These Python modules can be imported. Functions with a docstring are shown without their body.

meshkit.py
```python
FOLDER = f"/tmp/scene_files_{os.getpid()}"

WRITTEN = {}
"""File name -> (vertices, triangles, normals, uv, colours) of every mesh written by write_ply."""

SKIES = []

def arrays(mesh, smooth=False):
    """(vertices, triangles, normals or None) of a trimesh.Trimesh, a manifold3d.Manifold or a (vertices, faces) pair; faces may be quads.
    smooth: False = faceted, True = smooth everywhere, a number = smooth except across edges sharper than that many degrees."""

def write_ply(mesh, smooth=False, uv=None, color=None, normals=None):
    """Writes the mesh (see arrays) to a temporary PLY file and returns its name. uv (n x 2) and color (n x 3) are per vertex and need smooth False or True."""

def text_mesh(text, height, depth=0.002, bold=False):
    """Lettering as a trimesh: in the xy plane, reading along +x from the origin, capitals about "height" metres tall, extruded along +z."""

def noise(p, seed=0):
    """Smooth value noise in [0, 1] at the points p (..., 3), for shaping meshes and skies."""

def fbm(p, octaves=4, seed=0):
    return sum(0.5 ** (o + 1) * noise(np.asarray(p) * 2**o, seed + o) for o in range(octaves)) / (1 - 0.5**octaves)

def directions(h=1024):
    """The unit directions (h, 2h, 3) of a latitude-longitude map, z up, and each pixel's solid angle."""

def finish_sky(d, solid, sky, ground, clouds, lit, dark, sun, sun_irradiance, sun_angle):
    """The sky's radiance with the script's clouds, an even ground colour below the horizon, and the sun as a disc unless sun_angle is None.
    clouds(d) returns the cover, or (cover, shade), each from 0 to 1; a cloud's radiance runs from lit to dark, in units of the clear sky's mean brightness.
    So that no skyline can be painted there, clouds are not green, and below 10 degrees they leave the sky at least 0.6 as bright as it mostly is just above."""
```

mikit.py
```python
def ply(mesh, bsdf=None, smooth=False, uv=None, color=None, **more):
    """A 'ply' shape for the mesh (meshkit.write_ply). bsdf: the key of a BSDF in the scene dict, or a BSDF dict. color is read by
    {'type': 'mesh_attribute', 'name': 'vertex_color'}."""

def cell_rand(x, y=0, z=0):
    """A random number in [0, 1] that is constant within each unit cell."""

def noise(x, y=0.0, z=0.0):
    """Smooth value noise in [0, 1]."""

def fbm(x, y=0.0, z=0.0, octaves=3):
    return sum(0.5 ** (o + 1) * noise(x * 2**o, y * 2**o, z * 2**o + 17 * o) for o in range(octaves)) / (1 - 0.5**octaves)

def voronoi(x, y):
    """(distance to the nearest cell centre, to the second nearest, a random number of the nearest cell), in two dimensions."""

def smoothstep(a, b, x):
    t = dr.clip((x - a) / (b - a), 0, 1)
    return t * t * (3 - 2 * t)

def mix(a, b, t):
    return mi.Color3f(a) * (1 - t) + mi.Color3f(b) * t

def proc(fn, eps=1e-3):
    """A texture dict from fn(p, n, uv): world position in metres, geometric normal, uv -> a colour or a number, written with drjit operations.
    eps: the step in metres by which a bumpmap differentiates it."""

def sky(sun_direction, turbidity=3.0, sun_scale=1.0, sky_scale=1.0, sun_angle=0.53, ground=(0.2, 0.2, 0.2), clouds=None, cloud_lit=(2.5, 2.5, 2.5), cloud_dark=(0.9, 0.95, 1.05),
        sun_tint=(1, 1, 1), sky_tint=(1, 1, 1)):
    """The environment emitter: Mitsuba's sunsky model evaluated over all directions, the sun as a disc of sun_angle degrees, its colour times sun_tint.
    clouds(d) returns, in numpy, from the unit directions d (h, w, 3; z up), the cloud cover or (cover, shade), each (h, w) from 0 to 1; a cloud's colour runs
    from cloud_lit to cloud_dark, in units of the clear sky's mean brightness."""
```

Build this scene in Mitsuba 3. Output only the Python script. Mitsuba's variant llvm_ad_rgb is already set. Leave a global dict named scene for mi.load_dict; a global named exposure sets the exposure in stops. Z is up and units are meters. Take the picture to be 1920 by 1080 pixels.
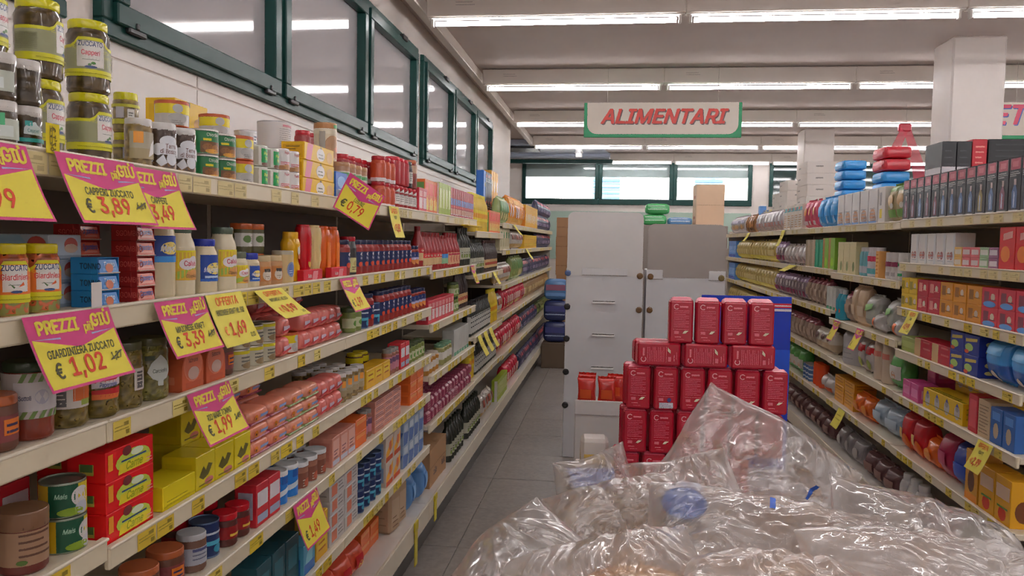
import math, random, numpy as np, trimesh, mitsuba as mi, mikit, meshkit
from shapely.geometry import Polygon, Point, box as sbox
from shapely import affinity

T = mi.ScalarTransform4f
rng = random.Random(7)
scene, labels = {}, {}

# ------------------------------------------------------------------ camera, daylight, exposure
def camera_matrix(yaw, pitch, roll, eye):
    y, p, r = map(math.radians, (yaw, pitch, roll))
    F = np.array([-math.sin(y)*math.cos(p), math.cos(y)*math.cos(p), -math.sin(p)])
    R = np.array([math.cos(y), math.sin(y), 0]); U = np.cross(R, F)
    U2 = -math.sin(r)*R + math.cos(r)*U
    return T().look_at(origin=list(eye), target=list(np.array(eye)+F), up=list(U2))

scene['camera'] = {'type': 'perspective', 'fov': 2*math.degrees(math.atan(960/1500)), 'fov_axis': 'x',
                   'near_clip': 0.02, 'far_clip': 200.0, 'to_world': camera_matrix(7.215, 3.356, 1.027, (0, 0, 1.55))}
scene['sky'] = mikit.sky((-0.5, -0.55, 0.65), turbidity=4.0, sun_scale=4, sky_scale=14,
                         clouds=lambda d: (meshkit.fbm(d*3.0, 4)*1.3-0.1).clip(0, 1))
exposure = 0.82
TUBE = (18.4, 17.9, 18.1)

# ------------------------------------------------------------------ colours and materials
def lin(c):
    if isinstance(c, str):
        c = [int(c[i:i+2], 16)/255 for i in (0, 2, 4)]
        return tuple(x/12.92 if x <= .04045 else ((x+.055)/1.055)**2.4 for x in c)
    return tuple(c)
VC = {'type': 'mesh_attribute', 'name': 'vertex_color'}
def mat(key, two=True, **k):
    b = {'type': 'principled', **k}
    scene[key] = {'type': 'twosided', 'bsdf': b} if two else b
    return key
mat('m_matte', base_color=VC, roughness=.65, specular=.25)
mat('m_satin', base_color=VC, roughness=.38, specular=.4)
mat('m_gloss', base_color=VC, roughness=.16, specular=.5)
mat('m_film', base_color=VC, roughness=.28, specular=.6, clearcoat=.6, clearcoat_gloss=.9)
mat('m_metal', base_color=VC, roughness=.32, metallic=.75, specular=.5)
mat('m_wet', base_color=VC, roughness=.45, specular=.5, clearcoat=1.0, clearcoat_gloss=.97)
scene['m_glass'] = {'type': 'thindielectric', 'int_ior': 1.42}

# ------------------------------------------------------------------ mesh collector with vertex colours
class M:
    def __init__(s): s.v, s.f, s.c, s.n = [], [], [], 0
    def add(s, v, f, c):
        v = np.asarray(v, float); f = np.asarray(f, int)
        if f.shape[1] == 4: f = np.vstack([f[:, [0, 1, 2]], f[:, [0, 2, 3]]])
        c = lin(c) if not isinstance(c, np.ndarray) else c
        s.v.append(v); s.f.append(f+s.n); s.c.append(np.broadcast_to(c, (len(v), 3))); s.n += len(v)
        return s
    def flat(s, v, f, c):
        v = np.asarray(v, float); f = np.asarray(f, int)
        if f.shape[1] == 4: f = np.vstack([f[:, [0, 1, 2]], f[:, [0, 2, 3]]])
        if isinstance(c, np.ndarray): c = c[f.reshape(-1)]
        return s.add(v[f.reshape(-1)], np.arange(len(f)*3).reshape(-1, 3), c)
    def tm(s, mesh, c, m=None):
        v = np.asarray(mesh.vertices)
        if m is not None: v = v@np.asarray(m)[:3, :3].T+np.asarray(m)[:3, 3]
        return s.flat(v, mesh.faces, c)
    def join(s, o, m=None):
        for v, f, c in zip([np.vstack(o.v)], [np.vstack(o.f)], [np.vstack(o.c)]):
            if m is not None: v = v@np.asarray(m)[:3, :3].T+np.asarray(m)[:3, 3]
            s.add(v, f, c)
        return s
    def mesh(s): return np.vstack(s.v), np.vstack(s.f)
    def ply(s, bsdf, **k): return mikit.ply(s.mesh(), bsdf, smooth=True, color=np.vstack(s.c), **k)
    # ---- solids
    def box(s, x0, x1, y0, y1, z0, z1, c, bev=0.0, faces=None):
        b = min(bev, .45*(x1-x0), .45*(y1-y0), .45*(z1-z0))
        lo, hi = np.array([x0, y0, z0]), np.array([x1, y1, z1])
        names = {(0, 0): 'left', (0, 1): 'right', (1, 0): 'front', (1, 1): 'back', (2, 0): 'bottom', (2, 1): 'top'}
        def corner(sg, ax):   # vertex of face ax at corner sg
            p = np.where(np.array(sg) > 0, hi, lo).astype(float)
            for k in range(3):
                if k != ax: p[k] -= sg[k]*b
            return p
        for ax in range(3):
            u, w = (ax+1) % 3, (ax+2) % 3
            for sd in (0, 1):
                q = []
                for a, d in ((-1, -1), (1, -1), (1, 1), (-1, 1)):
                    sg = [0, 0, 0]; sg[ax] = 2*sd-1; sg[u] = a; sg[w] = d
                    q.append(corner(sg, ax))
                if not sd: q = q[::-1]
                s.add(q, [[0, 1, 2, 3]], (faces or {}).get(names[ax, sd], c))
        if b > 0:
            for ax in range(3):   # edges along ax
                u, w = (ax+1) % 3, (ax+2) % 3
                for a in (-1, 1):
                    for d in (-1, 1):
                        sg0 = [0, 0, 0]; sg0[ax] = -1; sg0[u] = a; sg0[w] = d
                        sg1 = list(sg0); sg1[ax] = 1
                        q = [corner(sg0, u), corner(sg1, u), corner(sg1, w), corner(sg0, w)]
                        if a*d > 0: q = q[::-1]
                        s.add(q, [[0, 1, 2, 3]], c)
            for sx in (-1, 1):
                for sy in (-1, 1):
                    for sz in (-1, 1):
                        q = [corner((sx, sy, sz), k) for k in range(3)]
                        if sx*sy*sz < 0: q = q[::-1]
                        s.add(q, [[0, 1, 2]], c)
        return s
    def lathe(s, chains, n=18, at=(0, 0, 0), disp=None):
        a = np.arange(n)*2*np.pi/n
        for pts, c in chains:
            p = np.array(pts, float); k = len(p)
            v = np.stack([p[:, :1]*np.cos(a), p[:, :1]*np.sin(a), np.repeat(p[:, 1:], n, 1)], -1).reshape(-1, 3)
            if disp is not None: v = disp(v)
            i, j = np.meshgrid(np.arange(k-1), np.arange(n), indexing='ij')
            q = np.stack([i*n+j, i*n+(j+1) % n, (i+1)*n+(j+1) % n, (i+1)*n+j], -1).reshape(-1, 4)
            s.add(v+np.array(at), q, c)
        return s
    def ellipsoid(s, c, rx, ry, rz, e=1.0, nu=16, nv=9, at=(0, 0, 0), wob=0.0, seed=0, col2=None):
        u = np.arange(nu)*2*np.pi/nu; t = np.linspace(-np.pi/2, np.pi/2, nv)
        pw = lambda x: np.sign(x)*np.abs(x)**e
        v = np.stack([rx*pw(np.cos(t))[:, None]*pw(np.cos(u)), ry*pw(np.cos(t))[:, None]*pw(np.sin(u)), rz*pw(np.sin(t))[:, None]*np.ones(nu)], -1).reshape(-1, 3)
        if wob: v = v*(1+wob*(meshkit.fbm(v/max(rx, ry, rz)*2.3+seed*9.1, 3)[:, None]-.5))
        i, j = np.meshgrid(np.arange(nv-1), np.arange(nu), indexing='ij')
        q = np.stack([i*nu+j, i*nu+(j+1) % nu, (i+1)*nu+(j+1) % nu, (i+1)*nu+j], -1).reshape(-1, 4)
        s.add(v+np.array(at), q, c)
        return s
    def tube(s, pts, r, c, n=8):
        p = np.asarray(pts, float); t = np.gradient(p, axis=0); t /= np.linalg.norm(t, axis=1, keepdims=True)
        a = np.cross(t, [0.13, 0.31, 0.94]); a /= np.linalg.norm(a, axis=1, keepdims=True); b = np.cross(t, a)
        g = np.arange(n)*2*np.pi/n
        v = (p[:, None]+r*(np.cos(g)[None, :, None]*a[:, None]+np.sin(g)[None, :, None]*b[:, None])).reshape(-1, 3)
        i, j = np.meshgrid(np.arange(len(p)-1), np.arange(n), indexing='ij')
        q = np.stack([i*n+j, i*n+(j+1) % n, (i+1)*n+(j+1) % n, (i+1)*n+j], -1).reshape(-1, 4)
        s.add(v, q, c)
        for e, fl in ((0, 1), (len(p)-1, 0)):
            k = np.arange(1, n-1); f = np.stack([k*0, k, k+1], 1); s.add(v[e*n:(e+1)*n], f[:, ::-1] if fl else f, c)
        return s

# ------------------------------------------------------------------ flat print: layers of shapes in (x, y), laid on a face or round a cylinder
_txt = {}
def text2d(t, h, bold=True, slant=0.0, sx=1.0):
    if (t, bold) not in _txt:
        m = meshkit.text_mesh(t, 1.0, .05, bold)
        k = m.face_normals[:, 2] > .9
        f = m.faces[k]; u, inv = np.unique(f.reshape(-1), return_inverse=True)
        v = m.vertices[u, :2].copy(); v[:, 0] -= (v[:, 0].min()+v[:, 0].max())/2
        _txt[t, bold] = v, inv.reshape(-1, 3)
    v, f = _txt[t, bold]
    v = v*h; return np.stack([v[:, 0]*sx+slant*v[:, 1], v[:, 1]], 1), f
def tri(poly):
    v, f = trimesh.creation.triangulate_polygon(poly, engine='earcut')
    a = v[f]; cr = (a[:, 1, 0]-a[:, 0, 0])*(a[:, 2, 1]-a[:, 0, 1])-(a[:, 1, 1]-a[:, 0, 1])*(a[:, 2, 0]-a[:, 0, 0])
    f = np.where(cr[:, None] < 0, f[:, ::-1], f); return v, f
def shapes(layers):
    """layers: ('r',x0,y0,x1,y1,col) ('e',cx,cy,rx,ry,col) ('p',[(x,y)..],col) ('t',text,x,y,h,col[,slant,sx]) ('l',x0[,y0],x1,n,pitch,thick,col) lines of small print"""
    for L in layers:
        k = L[0]
        if k == 'r':
            x0, y0, x1, y1, c = L[1:]; yield np.array([[x0, y0], [x1, y0], [x1, y1], [x0, y1]]), np.array([[0, 1, 2], [0, 2, 3]]), c
        elif k == 'e':
            cx, cy, rx, ry, c = L[1:]; a = np.arange(16)*np.pi/8
            yield np.vstack([[[cx, cy]], np.stack([cx+rx*np.cos(a), cy+ry*np.sin(a)], 1)]), np.stack([np.zeros(16, int), 1+np.arange(16), 1+(np.arange(16)+1) % 16], 1), c
        elif k == 'p':
            v, f = tri(Polygon(L[1])); yield v, f, L[2]
        elif k == 't':
            t, x, y, h, c = L[1:6]; v, f = text2d(t, h, True, *(L[6:8])); yield v+[x, y], f, c
        elif k == 'l':
            x0, y0, x1, n, pitch, th, c = L[1:] if len(L) == 8 else (L[1], 1.3*L[4], *L[2:])
            for i in range(n):
                e = x1-(x1-x0)*(.0, .12, .3, .05)[i % 4]; y = y0+i*pitch
                yield np.array([[x0, y], [e, y], [e, y+th], [x0, y+th]]), np.array([[0, 1, 2], [0, 2, 3]]), c
def emit(m, layers, place, edge=None, eps=.00035):
    for i, (v, f, c) in enumerate(shapes(layers)):
        if edge and len(f):
            ed = np.ptp(v[f][:, :, 0], axis=1).max()
            if ed > edge:
                v, f = trimesh.remesh.subdivide_to_size(np.c_[v, 0*v[:, :1]], f, edge)
        m.add(place(v[:, 0], v[:, 1], eps*(1+.22*i)), f, c)
def _cl(a, b, lim): return (a, b) if lim is None else (np.clip(a, -lim[0], lim[0]), np.clip(b, 0, lim[1]))     # print ends at the edges of its face
def on_front(m, layers, y, z0=0, x0=0, eps=.00035, lim=None):
    def pl(a, b, e): a, b = _cl(a, b, lim); return np.stack([x0+a, y-e+0*a, z0+b], 1)
    emit(m, layers, pl, None, eps)
def on_left(m, layers, x, z0=0, lim=None):     # face towards -x
    def pl(a, b, e): a, b = _cl(a, b, lim); return np.stack([x-e+0*a, -a, z0+b], 1)
    emit(m, layers, pl)
def on_right(m, layers, x, z0=0, lim=None):     # face towards +x
    def pl(a, b, e): a, b = _cl(a, b, lim); return np.stack([x+e+0*a, a, z0+b], 1)
    emit(m, layers, pl)
def on_top(m, layers, z): emit(m, layers, lambda a, b, e: np.stack([a, b, z+e+0*a], 1))
def on_cyl(m, layers, r, z0=0, a0=0.0, eps=.0004, cx=0, cy=0):
    def pl(a, b, e):
        t = -np.pi/2+a0+a/r; R = r+e
        return np.stack([cx+R*np.cos(t), cy+R*np.sin(t), z0+b], 1)
    emit(m, layers, pl, .3*r, eps)

# ------------------------------------------------------------------ things and labels
count = {}
def key_for(name):
    n = count.get(name, 0); count[name] = n+1
    return name if n == 0 else f'{name}_{n:03d}'
def say(key, label, cat=None, group=None, kind=None):
    d = {'label': label}
    if cat: d['category'] = cat
    if group: d['group'] = group
    if kind: d['kind'] = kind
    labels[key] = d
KIND = {}
def kind(name, parts, h, cat, w=.08):
    """parts: list of (part name, M or ply mesh, bsdf). Defines one shapegroup to be placed many times."""
    g = {'type': 'shapegroup'}
    for pn, m, b in parts:
        g[pn] = m.ply(b) if isinstance(m, M) else mikit.ply(m, b, smooth=40)
    scene['kind_'+name] = g
    v = np.vstack([np.vstack(m.v) if isinstance(m, M) else m[0] for _, m, _ in parts])
    KIND[name] = (h, cat, float(np.ptp(v[:, 0])), float(-2*v[:, 1].min()))
def put(name, x, y, z, rot, label, group=None, tilt=None, cat=None, key=None):
    k = key_for(key or name)
    m = T().translate([x, y, z]).rotate([0, 0, 1], rot)
    if tilt: m = m.rotate(tilt[0], tilt[1])
    scene[k] = {'type': 'instance', 'shapegroup': {'type': 'ref', 'id': 'kind_'+name}, 'to_world': m}
    say(k, label, cat or KIND[name][1], group)
    return k
def single(name, parts, label, cat=None, group=None, kind=None, to_world=None):
    """a thing built once: parts {part name or '': (M, bsdf)}"""
    k = key_for(name)
    for pn, (m, b) in parts:
        kk = k+('__'+pn if pn else '')
        if kk in scene:
            i = 1
            while f'{kk}_{i:03d}' in scene: i += 1
            kk = f'{kk}_{i:03d}'
        scene[kk] = m.ply(b) if isinstance(m, M) else m
        if to_world is not None: scene[kk]['to_world'] = to_world
    say(k, label, cat, group, kind)
    return k
def sub(k, part, m, b=None):
    kk = f'{k}__{part}'; i = 1
    while kk in scene: kk = f'{k}__{part}_{i:03d}'; i += 1
    scene[kk] = m.ply(b) if isinstance(m, M) else dict(m)
    return kk

# ================================================================== the room
def fog(a, b): return lambda p, n, uv: mikit.mix(lin(a), lin(b), mikit.fbm(p.x*1.7, p.y*1.7, p.z*1.7))
def speck(p, n, uv):
    s = mikit.fbm(p.x*55, p.y*55, 3.0)*.5+mikit.fbm(p.x*2.2, p.y*2.2, 1.0)*.5
    return mikit.mix(lin('79736e'), lin('958e88'), s)
mat('m_floor', base_color=mikit.proc(speck), roughness=.34, specular=.45)
mat('m_grout', base_color={'type': 'rgb', 'value': lin('5c5753')}, roughness=.8)
mat('m_wall', base_color=mikit.proc(fog('d9d1cc', 'e4dcd6')), roughness=.6, specular=.3)
mat('m_wallpanel', base_color=mikit.proc(fog('dcd6d2', 'e6e0db')), roughness=.42, specular=.4)
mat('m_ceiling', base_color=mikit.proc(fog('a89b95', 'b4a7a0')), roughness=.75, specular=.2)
mat('m_trunk', base_color={'type': 'rgb', 'value': lin('c9bfb6')}, roughness=.45)
mat('m_green', base_color={'type': 'rgb', 'value': lin('173a36')}, roughness=.34, specular=.18)
mat('m_black', base_color={'type': 'rgb', 'value': lin('17191b')}, roughness=.4)
mat('m_frost', base_color=mikit.proc(lambda p, n, uv: mikit.mix(lin('b3b0b4'), lin('c1bec0'), mikit.fbm(p.y*1.5, p.z*1.5, 2.0))), roughness=.06, specular=.55)
mat('m_darkpane', base_color={'type': 'rgb', 'value': lin('20302f')}, roughness=.05, specular=.6)
mat('m_white', base_color={'type': 'rgb', 'value': lin('dcd8d4')}, roughness=.4)
mat('m_facade', base_color=mikit.proc(fog('e9e6e0', 'f2efe9')), roughness=.8)

def S(name, m, b, label, part=None):
    scene[name] = m.ply(b); say(name, label, kind='structure')
XL, XR, YF, YB, ZC = -1.40, 8.6, -5.2, 14.3, 3.08

# floor: grout bed and tiles
S('floor', M().box(-2.4, XR+.2, YF-.2, YB+.2, -.12, -.006, 'ffffff'), 'm_grout', 'grey stone-look tiled floor of the supermarket aisle')
tile = M().box(-.298, .298, -.298, .298, -.02, 0, 'ffffff', .0025).ply('m_floor')
for ix in range(7):
    for iy in range(18):
        x, y = -1.05+.6*ix, 3.0+.6*iy
        if (x < 2.2) and y < 13.6:
            scene[sub('floor', 'tile', tile)]['to_world'] = T().translate([x, y, rng.uniform(-.0008, .0004)])
m = M()
for x0, x1, y0, y1 in ((-2.4, XR, YF, 2.698), (-2.4, -1.352, 2.7, YB), (2.252, XR, 2.7, YB), (-1.352, 2.252, 13.502, YB)):
    m.box(x0, x1, y0, y1, -.02, -.001, 'ffffff')
scene['floor__outer_paving'] = m.ply('m_floor')

# ceiling with the long shadow gaps above the light trunking
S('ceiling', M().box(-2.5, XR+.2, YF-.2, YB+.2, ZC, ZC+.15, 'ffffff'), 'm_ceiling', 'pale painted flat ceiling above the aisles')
# left wall, high strip windows cut out of it
W1, W2, ZW0, ZW1 = (2.02, 5.47), (5.63, 8.86), 2.085, 2.86
m = M().box(XL-.2, XL, YF, 10.5, 0, ZW0, 'ffffff').box(XL-.2, XL, YF, 10.5, ZW1, ZC, 'ffffff')
for y0, y1 in ((YF, -1.9), (1.88, W1[0]), (W1[1], W2[0]), (W2[1], 10.5)): m.box(XL-.2, XL, y0, y1, ZW0, ZW1, 'ffffff')
S('wall_left', m, 'm_wall', 'white left wall with a strip of high green-framed windows')
for i in range(9):
    for z0, z1 in ((1.02, 1.53), (1.5325, 2.036), (2.0385, 2.082)):
        y0 = -1.25+1.268*i
        pm = M().box(XL, XL+.004, y0+.0025, y0+1.2655, z0, z1, 'ffffff', .0015)
        if z0 > 2.03: pm = M().box(XL, XL+.004, y0+.004, y0+1.264, z0+.003, z1, 'ffffff', .002)
        if y0 < 10: sub('wall_left', 'panel', pm, 'm_wallpanel')
S('wall_left_return', M().box(-2.45, XL, 10.5, 10.62, 0, ZC, 'ffffff').box(-2.45, -2.3, 10.62, YB, 0, ZC, 'ffffff'), 'm_wall', 'pale grey recess wall at the far left corner behind the shelving')
# back wall with its window band
ZB0, ZB1 = 2.22, 2.96
BW = [(-1.66, -.30), (-.30, .995), (.995, 2.33)]
m = M().box(-2.45, XR, YB, YB+.2, 0, ZB0, 'ffffff').box(-2.45, XR, YB, YB+.2, ZB1, ZC, 'ffffff')
m.box(-2.45, -1.66, YB, YB+.2, ZB0, ZB1, 'ffffff').box(2.33, 2.62, YB, YB+.2, ZB0, ZB1, 'ffffff').box(6.6, XR, YB, YB+.2, ZB0, ZB1, 'ffffff')
S('wall_back', m, 'm_wall', 'far back wall under the bright window band')
S('wall_right', M().box(XR, XR+.2, YF, YB, 0, ZC, 'ffffff'), 'm_wall', 'white far right wall of the shop')
S('wall_front', M().box(-2.45, XR, YF-.2, YF, 0, ZC, 'ffffff'), 'm_wall', 'white wall behind the viewer')
mat('m_palegreen', base_color={'type': 'rgb', 'value': lin('a9bfb2')}, roughness=.4)
S('trim_1', M().box(-2.2, 2.33, YB-.03, YB, 1.25, ZB0-.12, 'ffffff', .004), 'm_palegreen', 'pale green wall cladding under the far window')

def frame_x(m, x, th, y0, y1, z0, z1, w, c='ffffff'):      # rectangular frame in a plane x = const
    m.box(x-th, x, y0, y1, z0, z0+w, c, .004).box(x-th, x, y0, y1, z1-w, z1, c, .004)
    m.box(x-th, x, y0, y0+w, z0+w, z1-w, c, .004).box(x-th, x, y1-w, y1, z0+w, z1-w, c, .004)
    return m
for wi, (y0, y1) in enumerate((W1, W2), 1):
    k = f'window_{wi}'
    scene[k] = frame_x(M(), XL+.03, .09, y0, y1, ZW0, ZW1, .045).ply('m_green')
    say(k, ['nearer strip window with three frosted panes in dark green frames', 'farther strip window with three frosted panes in dark green frames'][wi-1], kind='structure')
    n = 3; p = (y1-y0)/n
    for i in range(n):
        a, b = y0+i*p+(.045 if i == 0 else .022), y0+(i+1)*p-(.045 if i == n-1 else .022)
        if i: sub(k, 'mullion', M().box(XL-.05, XL+.03, y0+i*p-.03, y0+i*p+.03, ZW0+.04, ZW1-.04, 'ffffff', .005), 'm_green')
        s = sub(k, 'sash', frame_x(M(), XL+.045, .05, a, b, ZW0+.04, ZW1-.04, .058), 'm_green')
        scene[k+'__pane'+(f'_{i:03d}' if i else '')] = M().box(XL-.012, XL-.004, a+.05, b-.05, ZW0+.09, ZW1-.09, 'ffffff').ply('m_frost')
        for yy in (a+.05, b-.14):
            sub(k, 'latch', M().box(XL+.03, XL+.046, yy, yy+.085, ZW0+.026, ZW0+.044, 'ffffff', .004).box(XL+.036, XL+.05, yy+.03, yy+.045, ZW0+.042, ZW0+.06, 'ffffff', .003), 'm_black')
        sub(k, 'hinge', M().box(XL+.03, XL+.058, (a+b)/2+.1, (a+b)/2+.2, ZW1-.05, ZW1-.018, 'ffffff', .005), 'm_black')
# near the viewer: the same strip goes on
scene['window_3'] = frame_x(M(), XL+.03, .09, -1.9, 1.88, ZW0, ZW1, .045).ply('m_green'); say('window_3', 'strip window beside the viewer', kind='structure')
scene['window_3__pane'] = M().box(XL-.012, XL-.004, -1.86, 1.84, ZW0+.04, ZW1-.04, 'ffffff').ply('m_frost')
# back windows: glass, green frames, white blinds half way down
mat('m_blind', base_color={'type': 'rgb', 'value': lin('a3b4b4')}, roughness=.6)
for wi, (x0, x1) in enumerate(BW, 4):
    k = f'window_{wi}'
    m = M().box(x0, x1, YB-.04, YB+.06, ZB0, ZB0+.1, 'ffffff', .006).box(x0, x1, YB-.04, YB+.06, ZB1-.03, ZB1, 'ffffff', .006)
    m.box(x0, x0+.065, YB-.04, YB+.06, ZB0+.1, ZB1-.03, 'ffffff', .006).box(x1-.065, x1, YB-.04, YB+.06, ZB0+.1, ZB1-.03, 'ffffff', .006)
    scene[k] = m.ply('m_green'); say(k, ['left', 'middle', 'right'][wi-4]+' bright pane of the far window band in dark green frame', kind='structure')
    scene[k+'__pane'] = M().flat([[x0+.06, YB+.02, ZB0+.09], [x1-.06, YB+.02, ZB0+.09], [x1-.06, YB+.02, ZB1-.02], [x0+.06, YB+.02, ZB1-.02]], [[0, 1, 2, 3]], 'ffffff').ply('m_glass')
    scene[k+'__blind'] = M().box(x0+.062, x1-.062, YB+.03, YB+.034, ZB1-.24, ZB1-.03, 'ffffff').box(x0+.062, x1-.062, YB+.026, YB+.038, ZB1-.252, ZB1-.238, 'ffffff').ply('m_blind')
for wi, x0 in enumerate((2.62, 3.95, 5.27), 7):
    k = f'window_{wi}'
    m = M().box(x0, x0+1.33, YB-.04, YB+.04, ZB0, ZB0+.1, 'ffffff', .006).box(x0, x0+1.33, YB-.04, YB+.04, ZB1-.03, ZB1, 'ffffff', .006)
    m.box(x0, x0+.06, YB-.04, YB+.04, ZB0+.1, ZB1-.03, 'ffffff', .006).box(x0+1.27, x0+1.33, YB-.04, YB+.04, ZB0+.1, ZB1-.03, 'ffffff', .006)
    scene[k] = m.ply('m_green'); say(k, ['first', 'second', 'third'][wi-7]+' dark window right of the bright window band', kind='structure')
    scene[k+'__pane'] = M().box(x0+.05, x0+1.28, YB+.0, YB+.008, ZB0+.09, ZB1-.02, 'ffffff').ply('m_darkpane')
# building outside
k = single('building', [('wall', (M().box(-14, 18, 24, 26, -1, 12, 'ffffff'), 'm_facade'))], 'pale building across the yard seen through the far windows', 'building')
mat('m_shutter', base_color={'type': 'rgb', 'value': lin('5f93b8')}, roughness=.5)
for i, x in enumerate((-7.6, -4.2, -.75, 2.2, 4.6, 7.9)):
    sub(k, 'window', M().box(x, x+.95, 23.9, 24.0, 2.0, 3.75, 'ffffff', .01), 'm_white')
    m = M()
    for j in range(9): m.box(x+.08, x+.87, 23.85, 23.9, 2.08+j*.18, 2.23+j*.18, 'ffffff', .01)
    sub(k, 'shutter', m, 'm_shutter')

# columns
def column(x0, x1, y0, y1, label):
    m = M().box(x0, x1, y0, y1, 0, ZC, 'ffffff', .012)
    k = key_for('column'); scene[k] = m.ply('m_wall'); say(k, label, kind='structure')
    sub(k, 'base_trim', M().box(x0-.01, x1+.01, y0-.01, y1+.01, 0, .1, 'ffffff', .004), 'm_trunk')
column(2.385, 2.75, 6.2, 6.56, 'square white column rising behind the right-hand shelves')
column(2.42, 2.80, 10.9, 11.3, 'distant white column behind the stack of white cartons')

# ------------------------------------------------------------------ light trunking and tubes
scene['m_tube'] = {'type': 'diffuse', 'reflectance': {'type': 'rgb', 'value': (.8, .8, .8)}}
trunk = M().box(-.796, .796, -.045, .045, .035, .165, 'd2c8bf', .006).box(-.792, .792, -.03, .03, .028, .036, 'e2dcd6', .003).ply('m_satin')
holder = M().box(-.009, .009, -.016, .016, -.02, .034, 'dcd8d2', .003).ply('m_satin')
mark = M(); on_front(mark, [('l', -.06, -.01, .06, 2, .016, .007, 'b5aba3')], 0); mark = mark.ply('m_matte')
glow = M().lathe([([(0, -.745), (.016, -.745), (.016, .745), (0, .745)], 'ffffff')], 10)
ordn = 'first second third fourth fifth sixth seventh eighth ninth tenth eleventh twelfth thirteenth fourteenth fifteenth sixteenth seventeenth eighteenth nineteenth twentieth'.split()
rows = [-3.8, -1.58, .62, 2.82, 5.02, 7.17, 9.4, 11.6, 13.8]
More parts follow.
